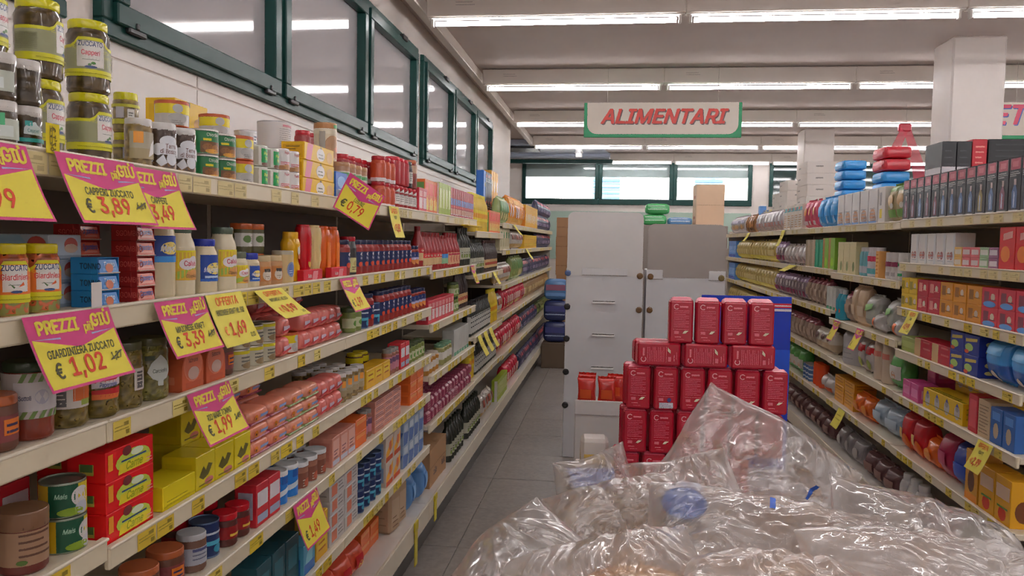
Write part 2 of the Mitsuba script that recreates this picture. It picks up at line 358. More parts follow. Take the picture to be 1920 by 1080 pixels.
for ri, y in enumerate(rows):
    for ci in range(6 if ri < 8 else 5):
        x = -1.2+.796+1.592*ci
        if ri == 8: x += .56
        if ri >= 4: lab = f'white fluorescent batten, {ordn[ci]} from the left in the {["nearest", "second", "third", "fourth", "farthest"][ri-4]} ceiling row'
        else: lab = f'white fluorescent batten behind the viewer, {ordn[ci]} from the left in the {ordn[ri]} row'
        k = key_for('fluorescent_light'); at = T().translate([x, y, 2.905])
        say(k, lab, 'ceiling light', 'fluorescent battens on the ceiling')
        scene[k+'__housing'] = {**trunk, 'to_world': at}
        scene[k+'__lampholder'] = {**holder, 'to_world': at@T().translate([-.765, 0, 0])}
        scene[k+'__lampholder_001'] = {**holder, 'to_world': at@T().translate([.765, 0, 0])}
        scene[k+'__maker_mark'] = {**mark, 'to_world': at@T().translate([-.55, -.0455, .11])}
        scene[k+'__tube'] = {**mikit.ply(glow.mesh(), 'm_tube', smooth=True), 'emitter': {'type': 'area', 'radiance': {'type': 'rgb', 'value': TUBE}}, 'to_world': at@T().rotate([0, 1, 0], 90)}
# cable duct along the left ends of the rows
m = M().box(-1.30, -1.235, YF+.01, 12.2, 2.995, ZC-.001, 'ffffff', .006)
k = single('cable_duct', [('', (m, 'm_trunk'))], 'white cable duct along the ceiling at the left ends of the light rows', 'cable duct')
# ceiling unit and pipe at the far left
m = M().flat([[-1.95, 12.0, 3.06], [-.35, 12.0, 3.06], [-.1, 13.1, 2.98], [-1.95, 13.1, 2.98]], [[0, 3, 2, 1]], 'aab4c8').box(-1.95, -.1, 13.1, 13.4, 2.93, 3.0, 'aab4c8', .01).box(-1.95, -.2, 12.0, 13.1, 3.0, 3.07, 'aab4c8')
k = single('air_duct', [('body', (m, 'm_satin')), ('slot', (M().box(-1.9, -1.2, 12.2, 12.75, 2.965, 2.998, '15181c', .004), 'm_satin'))], 'pale blue-grey ceiling air duct with dark slots at the far left', 'air duct')
single('green_beam', [('', (M().box(-1.95, -.06, 13.42, 13.52, 2.86, 2.925, 'ffffff', .004), 'm_green'))], 'dark green beam below the pale air duct at the far left', 'beam')
single('vent_pipe', [('pipe', (M().lathe([([(0, 2.80), (.05, 2.80)], 'cfd0d2'), ([(.05, 2.80), (.05, 3.08)], 'cfd0d2')], 16, (-.55, 11.9, 0)), 'm_satin')), ('collar', (M().lathe([([(.05, 2.86), (.062, 2.86), (.062, 2.88), (.05, 2.88)], 'bfc0c2')], 16, (-.55, 11.9, 0)), 'm_satin'))], 'short white vertical pipe hanging from the ceiling before the far window', 'pipe')

# ------------------------------------------------------------------ hanging signs
def sign(x0, x1, y, z0, z1, word, h, colour, shade, label, cxw=None, sx=1.0):
    k = key_for('hanging_sign'); say(k, label, 'sign', None)
    w = x1-x0; cx = (x0+x1)/2; b = .028
    m = M().box(x0, x1, y, y+.02, z0, z1, '0f8a55', .003)
    sub(k, 'board', m, 'm_satin')
    m = M()      # cream field with round lower corners
    r = .085; a = np.linspace(0, np.pi/2, 7); hw = w/2-b
    pts = [(-hw, z1-z0)]+[(-hw+r-r*math.cos(t), b+r-r*math.sin(t)) for t in a]+[(hw-r+r*math.sin(t), b+r-r*math.cos(t)) for t in a]+[(hw, z1-z0)]
    on_front(m, [('p', pts, 'd5cabd')], y-.001, z0, cx); sub(k, 'field', m, 'm_satin')
    ccx = cx if cxw is None else cxw; hz = z0+(z1-z0)*.41
    m = M(); on_front(m, [('t', word, .010, -.010, h, shade, .28, sx), ('t', word, .005, -.005, h, shade, .28, sx)], y-.0018, hz, ccx)
    on_front(m, [('t', word, q*.0022, q2*.0016, h, colour, .28, sx) for q in (-1, 0, 1) for q2 in (-1, 1)], y-.004, hz, ccx); sub(k, 'lettering', m, 'm_satin')
    for xx in (x0+.2, x1-.2): sub(k, 'wire', M().tube([(xx, y+.01, z1), (xx, y+.01, (z1+ZC)/2), (xx, y+.01, ZC)], .0018, 'b9b2aa', 5), 'm_satin')
sign(-.288, 1.048, 7.05, 2.463, 2.76, 'ALIMENTARI', .118, 'cc3a30', '5f4a4c', 'white hanging sign with green border reading ALIMENTARI in red', None, 1.02)
sign(3.02, 4.40, 7.05, 2.455, 2.75, 'DETERSIVI', .15, 'd65070', '4a5fae', 'white hanging sign with pink and blue letters right of the column', 3.44, 1.02)
k = key_for('hanging_ribbon'); say(k, 'translucent red ribbon bow hanging beyond the column', 'ribbon')
scene['m_ribbon'] = {'type': 'blendbsdf', 'weight': .55, 'a': {'type': 'thindielectric', 'int_ior': 1.3}, 'b': {'type': 'twosided', 'bsdf': {'type': 'diffuse', 'reflectance': {'type': 'rgb', 'value': lin('e2566c')}}}}
for sgn in (-1, 1):
    v = []; n = 14
    for i in range(n):
        t = i/(n-1); c = 3.03+sgn*(.02+.16*t+.03*math.sin(t*3)); wd = .05+.012*t; z = 2.80-.62*t
        for e in (-1, 1): v.append((c+e*wd, 9.0+sgn*.02+.03*math.sin(4*t+e), z))
    f = [[2*i, 2*i+1, 2*i+3, 2*i+2] for i in range(n-1)]
    sub(k, 'tail', M().add(v, f, 'ffffff'), 'm_ribbon')
m = M().box(2.95, 3.08, 8.97, 9.03, 2.78, 2.86, 'c33b4c', .012); sub(k, 'knot', m, 'm_satin')
sub(k, 'wire', M().tube([(3.03, 9, 2.85), (3.03, 9, 2.95), (3.03, 9, ZC)], .0018, 'b9b2aa', 5), 'm_satin')

# ================================================================== shelving bays
XS = {'L': -.88, 'R': 1.42}
BAYS = {'L': [(.03, 1.28, [1.68, 1.426, 1.226, 1.018, .81, .552, .26])]+[(1.28+1.25*i, 2.53+1.25*i, [1.68, 1.426, 1.226, .998, .81, .552, .26]) for i in (0, 1)]
        + [(3.78, 5.03, [1.68, 1.40, 1.14, .885, .645, .26]), (5.03, 6.28, [1.61, 1.33, .93, .65, .26])]
        + [(6.28+1.25*i, 7.53+1.25*i, [1.695, 1.48, 1.20, .95, .635, .26]) for i in range(4)],
        'R': [(2.95, 4.2, [1.69, 1.48, 1.26, 1.05, .83, .56, .26]), (4.2, 5.45, [1.685, 1.387, 1.09, .835, .565, .26])]
        + [(5.45+1.25*i, 6.7+1.25*i, [1.685, 1.405, 1.14, .84, .57, .26]) for i in range(4)]}
NAMES = {7: ['top', 'second', 'third', 'fourth', 'fifth', 'sixth', 'bottom'], 6: ['top', 'second', 'third', 'fourth', 'fifth', 'bottom'], 5: ['top', 'second', 'third', 'fourth', 'bottom']}
DEPTH = .46
def bay_at(side, y):
    for i, b in enumerate(BAYS[side]):
        if b[0] <= y < b[1]: return i, b
    return (0, BAYS[side][0]) if y < BAYS[side][0][0] else (len(BAYS[side])-1, BAYS[side][-1])
strip_cols = ['d9bf3c', 'd4bd55', 'cfb23c', 'dccb7e']
for side in 'LR':
    X = XS[side]; sg = 1 if side == 'L' else -1         # sg: from the shelf out to the aisle
    for bi, (y0, y1, zs) in enumerate(BAYS[side]):
        k = key_for('shelving_bay')
        say(k, f'cream metal shelving bay, {ordn[bi]} from the near end of the {"left" if side == "L" else "right"}-hand row', 'shelf', 'shelving bays')
        def bx(a, b, *r, m=None, **kw):      # a, b: distances behind the shelf edge
            x0, x1 = X-sg*a, X-sg*b
            return (m or M()).box(min(x0, x1), max(x0, x1), *r, **kw)
        ztop = 1.72 if side == 'L' else 1.74
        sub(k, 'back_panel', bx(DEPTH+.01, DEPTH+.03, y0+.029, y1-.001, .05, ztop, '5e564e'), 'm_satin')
        sub(k, 'upright', bx(DEPTH+.0105, DEPTH+.045, y0+.001, y0+.028, 0, ztop, 'b9b0a2', .003), 'm_satin')
        sub(k, 'plinth', bx(.05, .07, y0+.001, y1-.001, 0, zs[-1]-.095, '4a4642'), 'm_satin')
        for si, z in enumerate(zs):
            base = si == len(zs)-1
            h = .095 if base else .043
            c = 'd9cfbb' if not base else 'd8d2ca'
            s = sub(k, 'shelf', bx(.002, DEPTH+.008, y0+.003, y1-.003, z-.028, z-.006, c, .003), 'm_satin')
            if si == 0: pass
            rail = bx(-.011, .0018, y0+.002, y1-.002, z-h, z, 'dbcfb4' if not base else 'd6ccb8', .003)
            rail.join(bx(-.0145, .0005, y0+.002, y1-.002, z-.006, z, 'e3dac6', .002)) if not base else None
            sub(s, 'price_rail', rail, 'm_satin')
            far = y0 > (5 if side == 'L' else 6.6)
            if not base:
                y = y0+rng.uniform(.01, .12)
                while y < y1-.09:
                    w = rng.choice([.052, .06, .075])
                    if rng.random() < (.8 if not far else .3):
                        m = M(); pale = (side == 'L' and si == 0) or (side == 'R' and si < 2)
                        col = 'd8c894' if pale else rng.choice(strip_cols)
                        x = X+sg*.0117
                        L = [('r', -w/2, -.0165, w/2, .0165, col)]
                        if not far: L += [('l', -w/2+.004, -.002, w/2-.006, 2, .006, .0018, '93812f' if not pale else 'b3a374'), ('r', w*.1, .004, w*.36, .011, '84732a' if not pale else 'b3a374'), ('r', w*.2, -.012, w*.4, -.004, '84732a' if not pale else 'b3a374')]
                        emit(m, L, lambda a, b, e: np.stack([x+sg*e+0*a, y+w/2+sg*a, z-.0245+b], 1), None, .0004)
                        if sg < 0: m.f = [f for f in m.f]
                        sub(s, 'price_label', m, 'm_matte')
                    y += w+rng.choice([.004, .01, .03, .07, .14])
        if side == 'L' and bi in (1, 2): pass
    # end upright of the row
    ye = BAYS[side][-1][1]
    single('shelving_end_frame', [('', (M().box(min(X-sg*.02, X-sg*(DEPTH+.03)), max(X-sg*.02, X-sg*(DEPTH+.03)), ye, ye+.02, 0, 1.72, 'b9b0a2', .003), 'm_satin'))], f'{"left" if side == "L" else "right"}-hand shelving end panel at the far end of the row', 'shelf end')

# ================================================================== kinds of goods (front towards -y, origin under the middle)
def lumpy(amp, fr, sd):
    def f(v):
        r = np.hypot(v[:, 0], v[:, 1])[:, None]+1e-9; d = v*np.array([1, 1, 0])/r
        return v+d*((meshkit.noise(v*fr+sd*7.7)[:, None]-.5)*2*amp)*(r > .005)
    return f
def mk_jar(name, cat, r, h, content, lid, label=None, lr=None, lh=.013, glass=False, lumps=0, n=20, neck=.2, tall=None, c2=None, shoulder=.82):
    """label: (z0, z1, ground colour, layers, half angle)"""
    lr = lr or r*.88; zt = h-lh; zs = h*(1-neck)
    g = .0016 if glass else 0
    b = M(); ri = r-g
    zz = np.linspace(.004, zs, 26 if lumps else 3)
    prof = [(0, .001), (ri*.9, .001)]; b.lathe([(prof, content)], n)
    side = [(ri*.9, .001), (ri, .006)]+[(ri, z) for z in zz[1:]]+[(ri*.985, zs+.1*(zt-zs)), (ri*.93, zs+.35*(zt-zs)), (lr*.96, zs+.75*(zt-zs)), (lr*.94, zt)]
    b.lathe([(side, content)], 44 if lumps else n, disp=lumpy(lumps, 1/.0075, len(KIND)) if lumps else None)
    if lumps:      # each berry or slice a little lighter or darker
        v = b.v[-1]; g = meshkit.noise(v/.0075+len(KIND)*7.7)[:, None]; g2 = meshkit.noise(v/.02+3)[:, None]
        b.c[-1] = b.c[-1]*(.35+1.1*np.clip((g-.25)*1.7, 0, 1)+.35*g2)
    if c2: b.lathe([([(ri+.0004, h*.02), (ri+.0004, h*.2)], c2)], n)
    L = M().lathe([([(lr*.97, zt-.003), (lr*1.02, zt), (lr*1.02, h-.0025), (lr*.97, h)], lid), ([(lr*.97, h), (lr*.9, h-.0012), (0, h-.0012)], lid)], n)
    parts = [('contents', b, 'm_wet' if not glass else 'm_satin'), ('lid', L, 'm_gloss')]
    if label:
        z0, z1, gc, lay, ha = label; R = r+.0006; m = M()
        k = max(4, int(ha/.25)); t = -np.pi/2+np.linspace(-ha, ha, 2*k+1)
        v = np.concatenate([np.stack([R*np.cos(t), R*np.sin(t), z0+0*t], 1), np.stack([R*np.cos(t), R*np.sin(t), z1+0*t], 1)]); q = len(t)
        if gc: m.add(v, [[i, i+1, q+i+1, q+i] for i in range(q-1)], gc)
        on_cyl(m, lay, R, z0); parts.append(('label', m, 'm_satin'))
    if glass:
        gm = M().lathe([([(r*.9, .0005), (r, .006), (r, zs), (r*.985, zs+.1*(zt-zs)), (r*.93, zs+.35*(zt-zs)), (lr*.97, zs+.75*(zt-zs)), (lr*.96, zt)], 'ffffff')], n)
        parts.append(('glass', gm, 'm_glass'))
    kind(name, parts, h, cat, 2*r)
def mk_can(name, cat, r, h, base, layers, rim='c9c4be', n=20, plastic=None, side='m_satin'):
    m = M().lathe([([(0, .0005), (r*.97, .0005)], rim), ([(r*.97, 0), (r*1.01, .001), (r*1.01, .004), (r, .0045)], rim)], n)
    m.lathe([([(r*1.01, h-.004), (r*1.01, h-.0008), (r*.985, h), (r*.95, h-.001), (r*.94, h-.005), (0, h-.005)], rim)], n)
    pl = M()
    if plastic: pl.lathe([([(r*1.03, h-.012), (r*1.03, h+.0006), (r*.9, h+.001), (r*.86, h-.002), (0, h-.002)], plastic)], n)
    m.lathe([([(r*.97, .0005), (r*.99, .0045), (r*.985, h-.004), (r*.94, h-.005)], rim)], n)
    w = M().lathe([([(r, .0045), (r, h-.004)], base)], n); on_cyl(w, layers, r, 0)
    kind(name, [('can', m, 'm_metal'), ('wrapper', w, side)]+([('lid', pl, 'm_satin')] if plastic else []), h, cat, 2*r)
def mk_box(name, cat, w, d, h, base, front=(), left=(), right=None, top=(), bev=.0015, faces=None, extra=(), mt='m_satin'):
    m = M().box(-w/2, w/2, -d/2, d/2, 0, h, base, bev, faces)
    on_front(m, front, -d/2, lim=(w/2-bev, h-bev))
    lim = (d/2-bev, h-bev); on_left(m, left, -w/2, lim=lim); on_right(m, left if right is None else right, w/2, lim=lim); on_top(m, top, h)
    kind(name, [('carton', m, mt)]+list(extra), h, cat, w)
def mk_pouch(name, cat, w, d, h, base, front=(), bands=(), fin=.012, seed=1, wob=.25, top=None, flat=.25, mt='m_film'):
    """a film bag: pillow between two crimped fins; bands: (t0, t1, colour) along the height"""
    nu, nv = 28, 21; t = np.linspace(0, 1, nv)**1.0; u = np.arange(nu)*2*np.pi/nu
    th = np.clip(np.sin(np.pi*np.clip(t, .0, 1)), 0, 1)**.34; th = np.maximum(th, .06)
    ww = 1-.10*np.sin(np.pi*t)
    e = .55; pw = lambda x: np.sign(x)*np.abs(x)**e
    v = np.stack([w/2*ww[:, None]*pw(np.cos(u)), d/2*th[:, None]*pw(np.sin(u)), (fin*(top is None)+(h-fin*(1 if top else 2))*t)[:, None]*np.ones(nu)], -1).reshape(-1, 3)
    nz = meshkit.fbm(v*np.array([28, 28, 14])+seed*11.3, 3)[:, None]-.5
    nr = np.abs(2*meshkit.noise(v*np.array([55, 55, 34])+seed*4.1)-1)[:, None]-.5
    v = v*(1+np.array([.5, 1, 0])*wob*1.5*nz+np.array([.12, .34, 0])*wob*nr)
    cb = np.array([lin(base)]*(nu*nv)); tt = np.repeat(t, nu)
    for a, b, c in bands: cb[(tt >= a) & (tt <= b)] = lin(c)
    i, j = np.meshgrid(np.arange(nv-1), np.arange(nu), indexing='ij')
    q = np.stack([i*nu+j, i*nu+(j+1) % nu, (i+1)*nu+(j+1) % nu, (i+1)*nu+j], -1).reshape(-1, 4)
    m = M().add(v, q, cb)
    for z0, z1 in ([(0, fin*1.2)] if top is None else [])+[(h-fin*1.2, h)]:
        k = 12; x = np.linspace(-w/2*.98, w/2*.98, k); yy = .003*np.cos(np.arange(k)*np.pi)
        vv = np.concatenate([np.stack([x, yy, z0+0*x], 1), np.stack([x, -yy*.6, z1+.0015*np.cos(np.arange(k)*2.2)], 1)])
        m.flat(vv, [[i, i+1, k+i+1, k+i] for i in range(k-1)], bands[-1][2] if bands and z0 > .02 and bands[-1][1] >= 1 else base)
    p = [('bag', m, mt)]
    if front:
        g = M()
        def pl(a, b, e_):       # drape on the bulging front
            tz = np.clip((b-fin*(top is None))/(h-2*fin), 0.02, .98); th_ = np.maximum(np.sin(np.pi*tz)**.34, .06); wq = 1-.10*np.sin(np.pi*tz)
            cu = np.clip(np.abs(a)/(w/2*wq), 0, .98)**(1/e); su = np.sqrt(1-cu**2)**1
            return np.stack([a, -d/2*th_*np.abs(su)**e*(1+wob*.42)-.001-e_, b], 1)
        emit(g, front, pl, w*.14, .0004); p.append(('print', g, 'm_satin'))
    kind(name, p, h, cat, w)
def mk_bottle(name, cat, h, prof, col, cap, cap_r, cap_h, label=None, n=16, mt='m_wet', flatten=1.0):
    """prof: (r, z) in metres from the foot to under the cap"""
    m = M().lathe([([(0, .001), prof[0]], col), (prof, col)], n)
    zt = prof[-1][1]
    c = M().lathe([([(cap_r*.98, zt-.002), (cap_r, zt+.001), (cap_r, zt+cap_h-.002), (cap_r*.93, zt+cap_h), (0, zt+cap_h)], cap)], n)
    if flatten != 1:
        for o in (m, c): o.v = [v*np.array([1, flatten, 1]) for v in o.v]
    p = [('bottle', m, mt), ('cap', c, 'm_gloss')]
    if label:
        z0, z1, r, gc, lay, ha = label; g = M(); R = r+.0006; k = max(4, int(ha/.25)); t = -np.pi/2+np.linspace(-ha, ha, 2*k+1); q = len(t)
        v = np.concatenate([np.stack([R*np.cos(t), R*np.sin(t), z0+0*t], 1), np.stack([R*np.cos(t), R*np.sin(t), z1+0*t], 1)])
        if gc: g.add(v, [[i, i+1, q+i+1, q+i] for i in range(q-1)], gc)
        on_cyl(g, lay, R, z0)
        if flatten != 1: g.v = [v*np.array([1, flatten, 1]) for v in g.v]
        p.append(('label', g, 'm_satin'))
    kind(name, p, zt+cap_h, cat, 2*max(r for r, _ in prof))

# --- preserves with the yellow-banded label
def band_label(r, h, ground, title, word, tcol, pic):
    w = 2*np.pi*r*.78
    arch = [(-w/2, h*.80), (-w*.19, h*.80), (-w*.15, h*.86), (-w*.11, h), (w*.11, h), (w*.15, h*.86), (w*.19, h*.80), (w/2, h*.80)]
    a2 = [(x, y-.0055) for x, y in arch]
    L = [('p', [(-w/2, .0), (w/2, 0)]+arch[::-1], 'd8d32a'), ('p', [(-w/2, .013), (w/2, .013)]+a2[::-1], ground)]
    pw = w*.125
    L += [('r', -pw, .017, pw, h*.90, 'e7e4e0'), ('t', 'ZUCCATO', 0, h*.77, .0084, '2e3f6e', 0, .72), ('t', word, 0, h*.55, .0085, tcol, 0, .72)]
    L += [('r', -pw*.6, h*.42, pw*.6, h*.44, '9a9c94')]+pic+[('e', 0, .017, pw*.45, .0022, '3c4c7c')]
    for s in (-1, 1):
        x0 = s*w*.40-w*.09
        L += [('r', x0, .018+i*(h*.62-.018)/9, x0+w*.2, .0192+i*(h*.62-.018)/9, '77775a') for i in range(10)]
    L += [('r', -w*.3, .005, w*.3, .0062, 'a39f20')]
    return L
mk_jar('caper_jar', 'jar', .037, .131, '43320f', 'd9d21c', (.028, .098, None, band_label(.0376, .070, '8d8f6c', 'ZUCCATO', 'Capperi', 'c0475a', [('e', .004, .024, .004, .0026, '4f7f3f'), ('e', -.002, .021, .003, .002, '4f7f3f')]), 2.4), glass=True, lumps=.0014)
mk_jar('garden_pickle_jar', 'jar', .030, .112, 'b4582c', 'e2d21a', (.022, .086, None, band_label(.0306, .064, 'e07a35', 'ZUCCATO', 'Giardiniera', 'd0404a', [('p', [(-.010, .030), (-.004, .022), (-.002, .024)], '3f6a35'), ('p', [(.002, .024), (.010, .032), (.012, .027)], 'd8653a')]), 2.4), glass=True, lumps=.002, c2='8f9048')
mk_jar('dark_caper_jar', 'jar', .0235, .069, '372b12', 'cfcac4', None, glass=True, lumps=.001, neck=.14, lr=.0225)
mk_jar('teal_label_caper_jar', 'jar', .0235, .069, '372b12', 'cfcac4', (.014, .046, None, [('r', -.05, 0, .05, .006, '2f9a94'), ('r', -.044, .006, -.02, .03, 'a9aa98'), ('p', [(-.014, .012), (.014, .010), (.013, .022), (.006, .026), (.002, .031), (-.006, .029), (-.013, .022)], 'd6e4e6'), ('r', -.012, .024, -.002, .032, '2f9f9a'), ('t', 'Capperi', 0, .015, .005, '5d8f92', 0, .7)], 2.2), glass=True, lumps=.001, neck=.14, lr=.0225)
mk_jar('green_label_caper_jar', 'jar', .0235, .069, '372b12', 'cfcac4', (.012, .052, None, [('r', -.03, 0, .03, .03, 'b9c0b4'), ('r', -.012, .02, .002, .038, '4fae7a'), ('r', -.014, .004, .014, .02, 'cfd8d4')], 2.2), glass=True, lumps=.001, neck=.14, lr=.0225)
mk_jar('small_preserve_jar', 'jar', .025, .080, '7d6a33', 'd9d21c', (.016, .056, None, [('r', -.05, 0, .05, .010, 'cfcb45'), ('r', -.05, .034, .05, .040, 'cfcb45'), ('r', .004, .006, .018, .030, 'e4e2de'), ('l', .006, .016, 4, .005, .002, '55564f'), ('r', -.018, .012, -.002, .034, 'c9c7cf')], 2.2), glass=True, lumps=.001)
mk_jar('mushroom_jar', 'jar', .026, .100, '8a7446', 'd7d3cf', (.022, .074, None, [('r', -.03, .02, .03, .052, 'a8a08c'), ('r', -.022, .030, -.004, .052, 'e59a3c'), ('r', -.03, 0, .03, .02, '9d8f6f'), ('p', [(.006, .004), (.022, .012), (.024, .04), (.012, .03)], 'e5e5e4')], 1.6), glass=True, lumps=.002, lr=.0245, neck=.12)
mush = [('e', 0, .046, .019, .012, 'dfe3ea'), ('e', .006, .012, .012, .013, 'dfe3ea'), ('e', -.022, .030, .010, .012, 'dfe3ea'), ('e', .024, .028, .010, .012, 'dfe3ea'), ('p', [(-.026, .006), (-.012, .02), (-.004, .004), (-.016, -.004)], 'dfe3ea'), ('r', -.022, .020, .022, .042, 'dfe3ea'), ('t', 'Terre', .004, .033, .0085, '6b4a48', 0, .8), ('t', 'di Bosco', 0, .0225, .0085, '6b4a48', 0, .75)]
mk_jar('wood_mushroom_jar', 'jar', .030, .100, '3e2a1c', 'd9d6d3', (.016, .074, None, mush, 1.3), glass=True, lumps=.002, lr=.0285, neck=.12, c2='8a6233')
# --- cans
mk_can('mushroom_can', 'can', .034, .056, '2c4a33', [('r', -.05, .002, .05, .05, '1e6a3c'), ('r', -.026, .004, .026, .028, '6a4426'), ('e', -.010, .016, .012, .008, '8a5a30'), ('e', .010, .014, .011, .008, 'a06a34'), ('e', .002, .007, .018, .005, 'd59a3c'), ('t', 'Chiodini', .002, .040, .007, 'd9ddd2', 0, .8), ('r', -.020, .030, -.002, .035, 'e2d02c')])
mk_can('lentil_can', 'can', .037, .060, 'cfcac6', [('r', -.06, .030, .06, .052, 'e3cf24'), ('r', -.10, .052, .10, .058, 'b5552f'), ('e', 0, .042, .012, .010, 'b9bab8'), ('e', 0, .020, .022, .012, 'b3b0ad'), ('l', -.014, .014, 3, .004, .0014, '7c7a77')], rim='b0532f')
mk_can('pea_can', 'can', .031, .054, 'dcdad4', [('r', -.006, .010, .034, .046, '17924a'), ('t', 'Piselli', .014, .030, .008, 'd6dc4a', 0, .8), ('t', 'Fini', .014, .018, .008, 'd6dc4a', 0, .8), ('e', .012, .006, .018, .005, '6d4a3a'), ('r', -.034, .004, -.014, .05, 'a9a596')], rim='b9bdb2')
mk_can('bean_can', 'can', .030, .058, 'e6e3e2', [('t', 'Fagioli', .004, .044, .0065, 'b64652', 0, .8), ('l', -.018, .022, 4, .0045, .002, 'c9606c'), ('e', .004, .008, .018, .007, 'b98a5e'), ('e', -.016, .006, .012, .006, 'a87a50')], rim='cfc8c6')
mk_can('tall_white_can', 'can', .048, .098, 'd9d5d6', [('r', -.06, .004, .06, .016, 'd33f5e'), ('l', -.04, .02, 12, .006, .0018, 'a9a5a8'), ('r', -.03, .082, .03, .088, 'c9818e'), ('r', .03, .018, .07, .094, 'c3bfc2')], rim='b9b6b8')
mk_can('short_white_can', 'can', .030, .052, 'dcdadb', [('r', -.012, .012, .004, .044, 'eceaec'), ('l', -.01, .002, 4, .008, .003, '5f6a88'), ('r', .01, .03, .03, .036, 'c9576c')], rim='b9b6b8')
mk_can('soup_can', 'can', .038, .130, 'dccfb4', [('r', -.12, .110, .12, .126, 'b07a4a'), ('r', -.12, .092, .12, .110, 'e6dcc4'), ('r', .0, .112, .03, .124, '4f9a5a'), ('e', .0, .05, .034, .038, 'b28a66'), ('e', .018, .03, .02, .02, 'cf8a6e'), ('r', -.05, .01, -.03, .1, 'a8a195')], rim='a8835f')
mk_jar('bean_jar', 'jar', .030, .130, 'a97c5c', 'b98a62', (.045, .100, 'e4dec8', [('r', -.03, .038, .03, .05, '5a9a62'), ('l', -.018, .018, 3, .008, .003, '6d7a5c')], 2.2), lr=.030, neck=.1)
# --- tomato and red jars
mk_jar('tomato_jar', 'jar', .030, .090, '8e1a1c', 'b8202c', (.004, .022, 'e6dddc', [], 2.6), neck=.25)
mk_jar('orange_sauce_jar', 'jar', .030, .098, 'b3401c', 'a81f28', (.0, .014, 'e4d8da', [], 2.6), neck=.3)
mk_jar('passata_jar', 'jar', .034, .115, 'a3161f', 'c4162c', None, neck=.14)
mk_jar('white_label_passata_jar', 'jar', .033, .100, '8e1a1c', 'b8202c', (.022, .062, 'e0dbd6', [('l', -.024, .024, 4, .009, .003, '8a8782'), ('p', [(-.03, .05), (0, .066), (.03, .05)], 'e0dbd6')], 2.2), neck=.25)
mk_jar('dark_sauce_jar', 'jar', .032, .115, '24161a', '2f3a30', (.02, .07, 'd8d2cc', [('l', -.02, .02, 4, .009, .003, '6c6964')], 2.2), neck=.3)
mk_jar('peeled_tomato_jar', 'jar', .033, .130, '7a2a20', 'b0582c', (.07, .105, 'c9a68c', [], 2.4), neck=.2)
bl = lambda r: [('r', -.045, .0, .045, .052, '1d2a55'), ('e', .002, .044, .011, .006, 'dcd6da'), ('e', .006, .043, .006, .004, '1d2a55'), ('t', 'Sugo', 0, .026, .008, 'c9cfe0', .2, .9), ('l', -.014, .014, 2, .0045, .0016, '9aa4c4'), ('e', -.008, .008, .011, .009, 'cf4a30'), ('e', .010, .008, .011, .009, 'd4583a')]
mk_jar('blue_label_sauce_jar', 'jar', .033, .124, '8a1a16', '1c2444', (.030, .084, None, bl(.033), 2.0), neck=.22)
mk_jar('orange_label_sauce_jar', 'jar', .032, .100, '8a2416', '1c2444', (.018, .072, None, [('r', -.045, .03, .045, .054, '24346a'), ('e', 0, .014, .026, .016, 'd98a4a'), ('e', .012, .044, .01, .007, 'd8d2d8'), ('r', -.045, .02, .045, .03, 'b9b4d4')], 2.0), neck=.2)
mk_jar('green_pesto_jar', 'jar', .028, .085, '6f7d3a', '3a4a2c', (.016, .05, 'b9bf9a', [('e', 0, .016, .014, .01, '5a8a3a')], 2.0))
# --- mayonnaise and condiments
may = lambda s: [('r', -.03*s, .006*s, .03*s, .062*s, '1f3f94'), ('e', .006*s, .030*s, .022*s, .014*s, 'ecd879'), ('t', 'Mayonese', 0, .022*s, .011*s, 'dfe4f2', .25, .62), ('r', -.02*s, .008*s, .02*s, .013*s, 'bcd2f0'), ('r', -.03*s, .0, .03*s, .006*s, '2f62bb')]
mk_jar('mayonnaise_jar', 'jar', .029, .122, 'd9cba8', '22339c', (.028, .092, None, may(.95), 2.0), neck=.30, lr=.024)
mk_jar('small_mayonnaise_jar', 'jar', .026, .088, 'd9cba8', '22339c', (.018, .056, None, may(.62), 2.0), neck=.28, lr=.022)
mk_bottle('tall_mayonnaise_bottle', 'bottle', .175, [(.033, .003), (.036, .01), (.036, .125), (.034, .140), (.026, .152), (.022, .158)], 'd6c9a8', '22339c', .024, .016, (.075, .128, .036, None, [('r', -.035, .012, .035, .053, '1f3f94'), ('e', .006, .028, .022, .013, 'ecd879'), ('t', 'Mayo', 0, .022, .012, 'dfe4f2', .25, .8), ('r', -.035, 0, .035, .012, '3a8fd8')], 2.0), mt='m_gloss')
cal = lambda s: [('r', -.034*s, .0, .034*s, .062*s, 'd9b23c'), ('r', -.034*s, .026*s, .034*s, .066*s, 'e0cf28'), ('p', [(-.034*s, .018*s), (.034*s, .034*s), (.034*s, .022*s), (-.034*s, .0*s)], '9cb44a'), ('e', .012*s, .012*s, .022*s, .012*s, 'd49a5a'), ('e', -.006*s, .036*s, .018*s, .013*s, 'e8e2e6'), ('e', .010*s, .040*s, .014*s, .014*s, 'e8e2e6'), ('t', 'Calvé', .002*s, .032*s, .011*s, 'b0304c', 0, .8), ('t', 'Classica', .004*s, .006*s, .007*s, '7d5a34', .2, .8)]
mk_jar('cream_mayonnaise_jar', 'jar', .031, .150, 'd9ceb0', '4a5a4c', (.035, .102, None, cal(.95), 2.0), neck=.32, lr=.024)
mk_jar('small_cream_mayonnaise_jar', 'jar', .022, .092, 'd9ceb0', '5d6656', (.016, .062, None, cal(.66), 2.0), neck=.3, lr=.018)
mk_jar('olive_jar', 'jar', .028, .082, '4c4a26', 'cf6a32', (.02, .056, 'dcdcd6', [('e', -.004, .02, .013, .010, '5f7f44'), ('l', .008, .018, 4, .006, .002, '8c8c86')], 1.4), neck=.2, lr=.028)
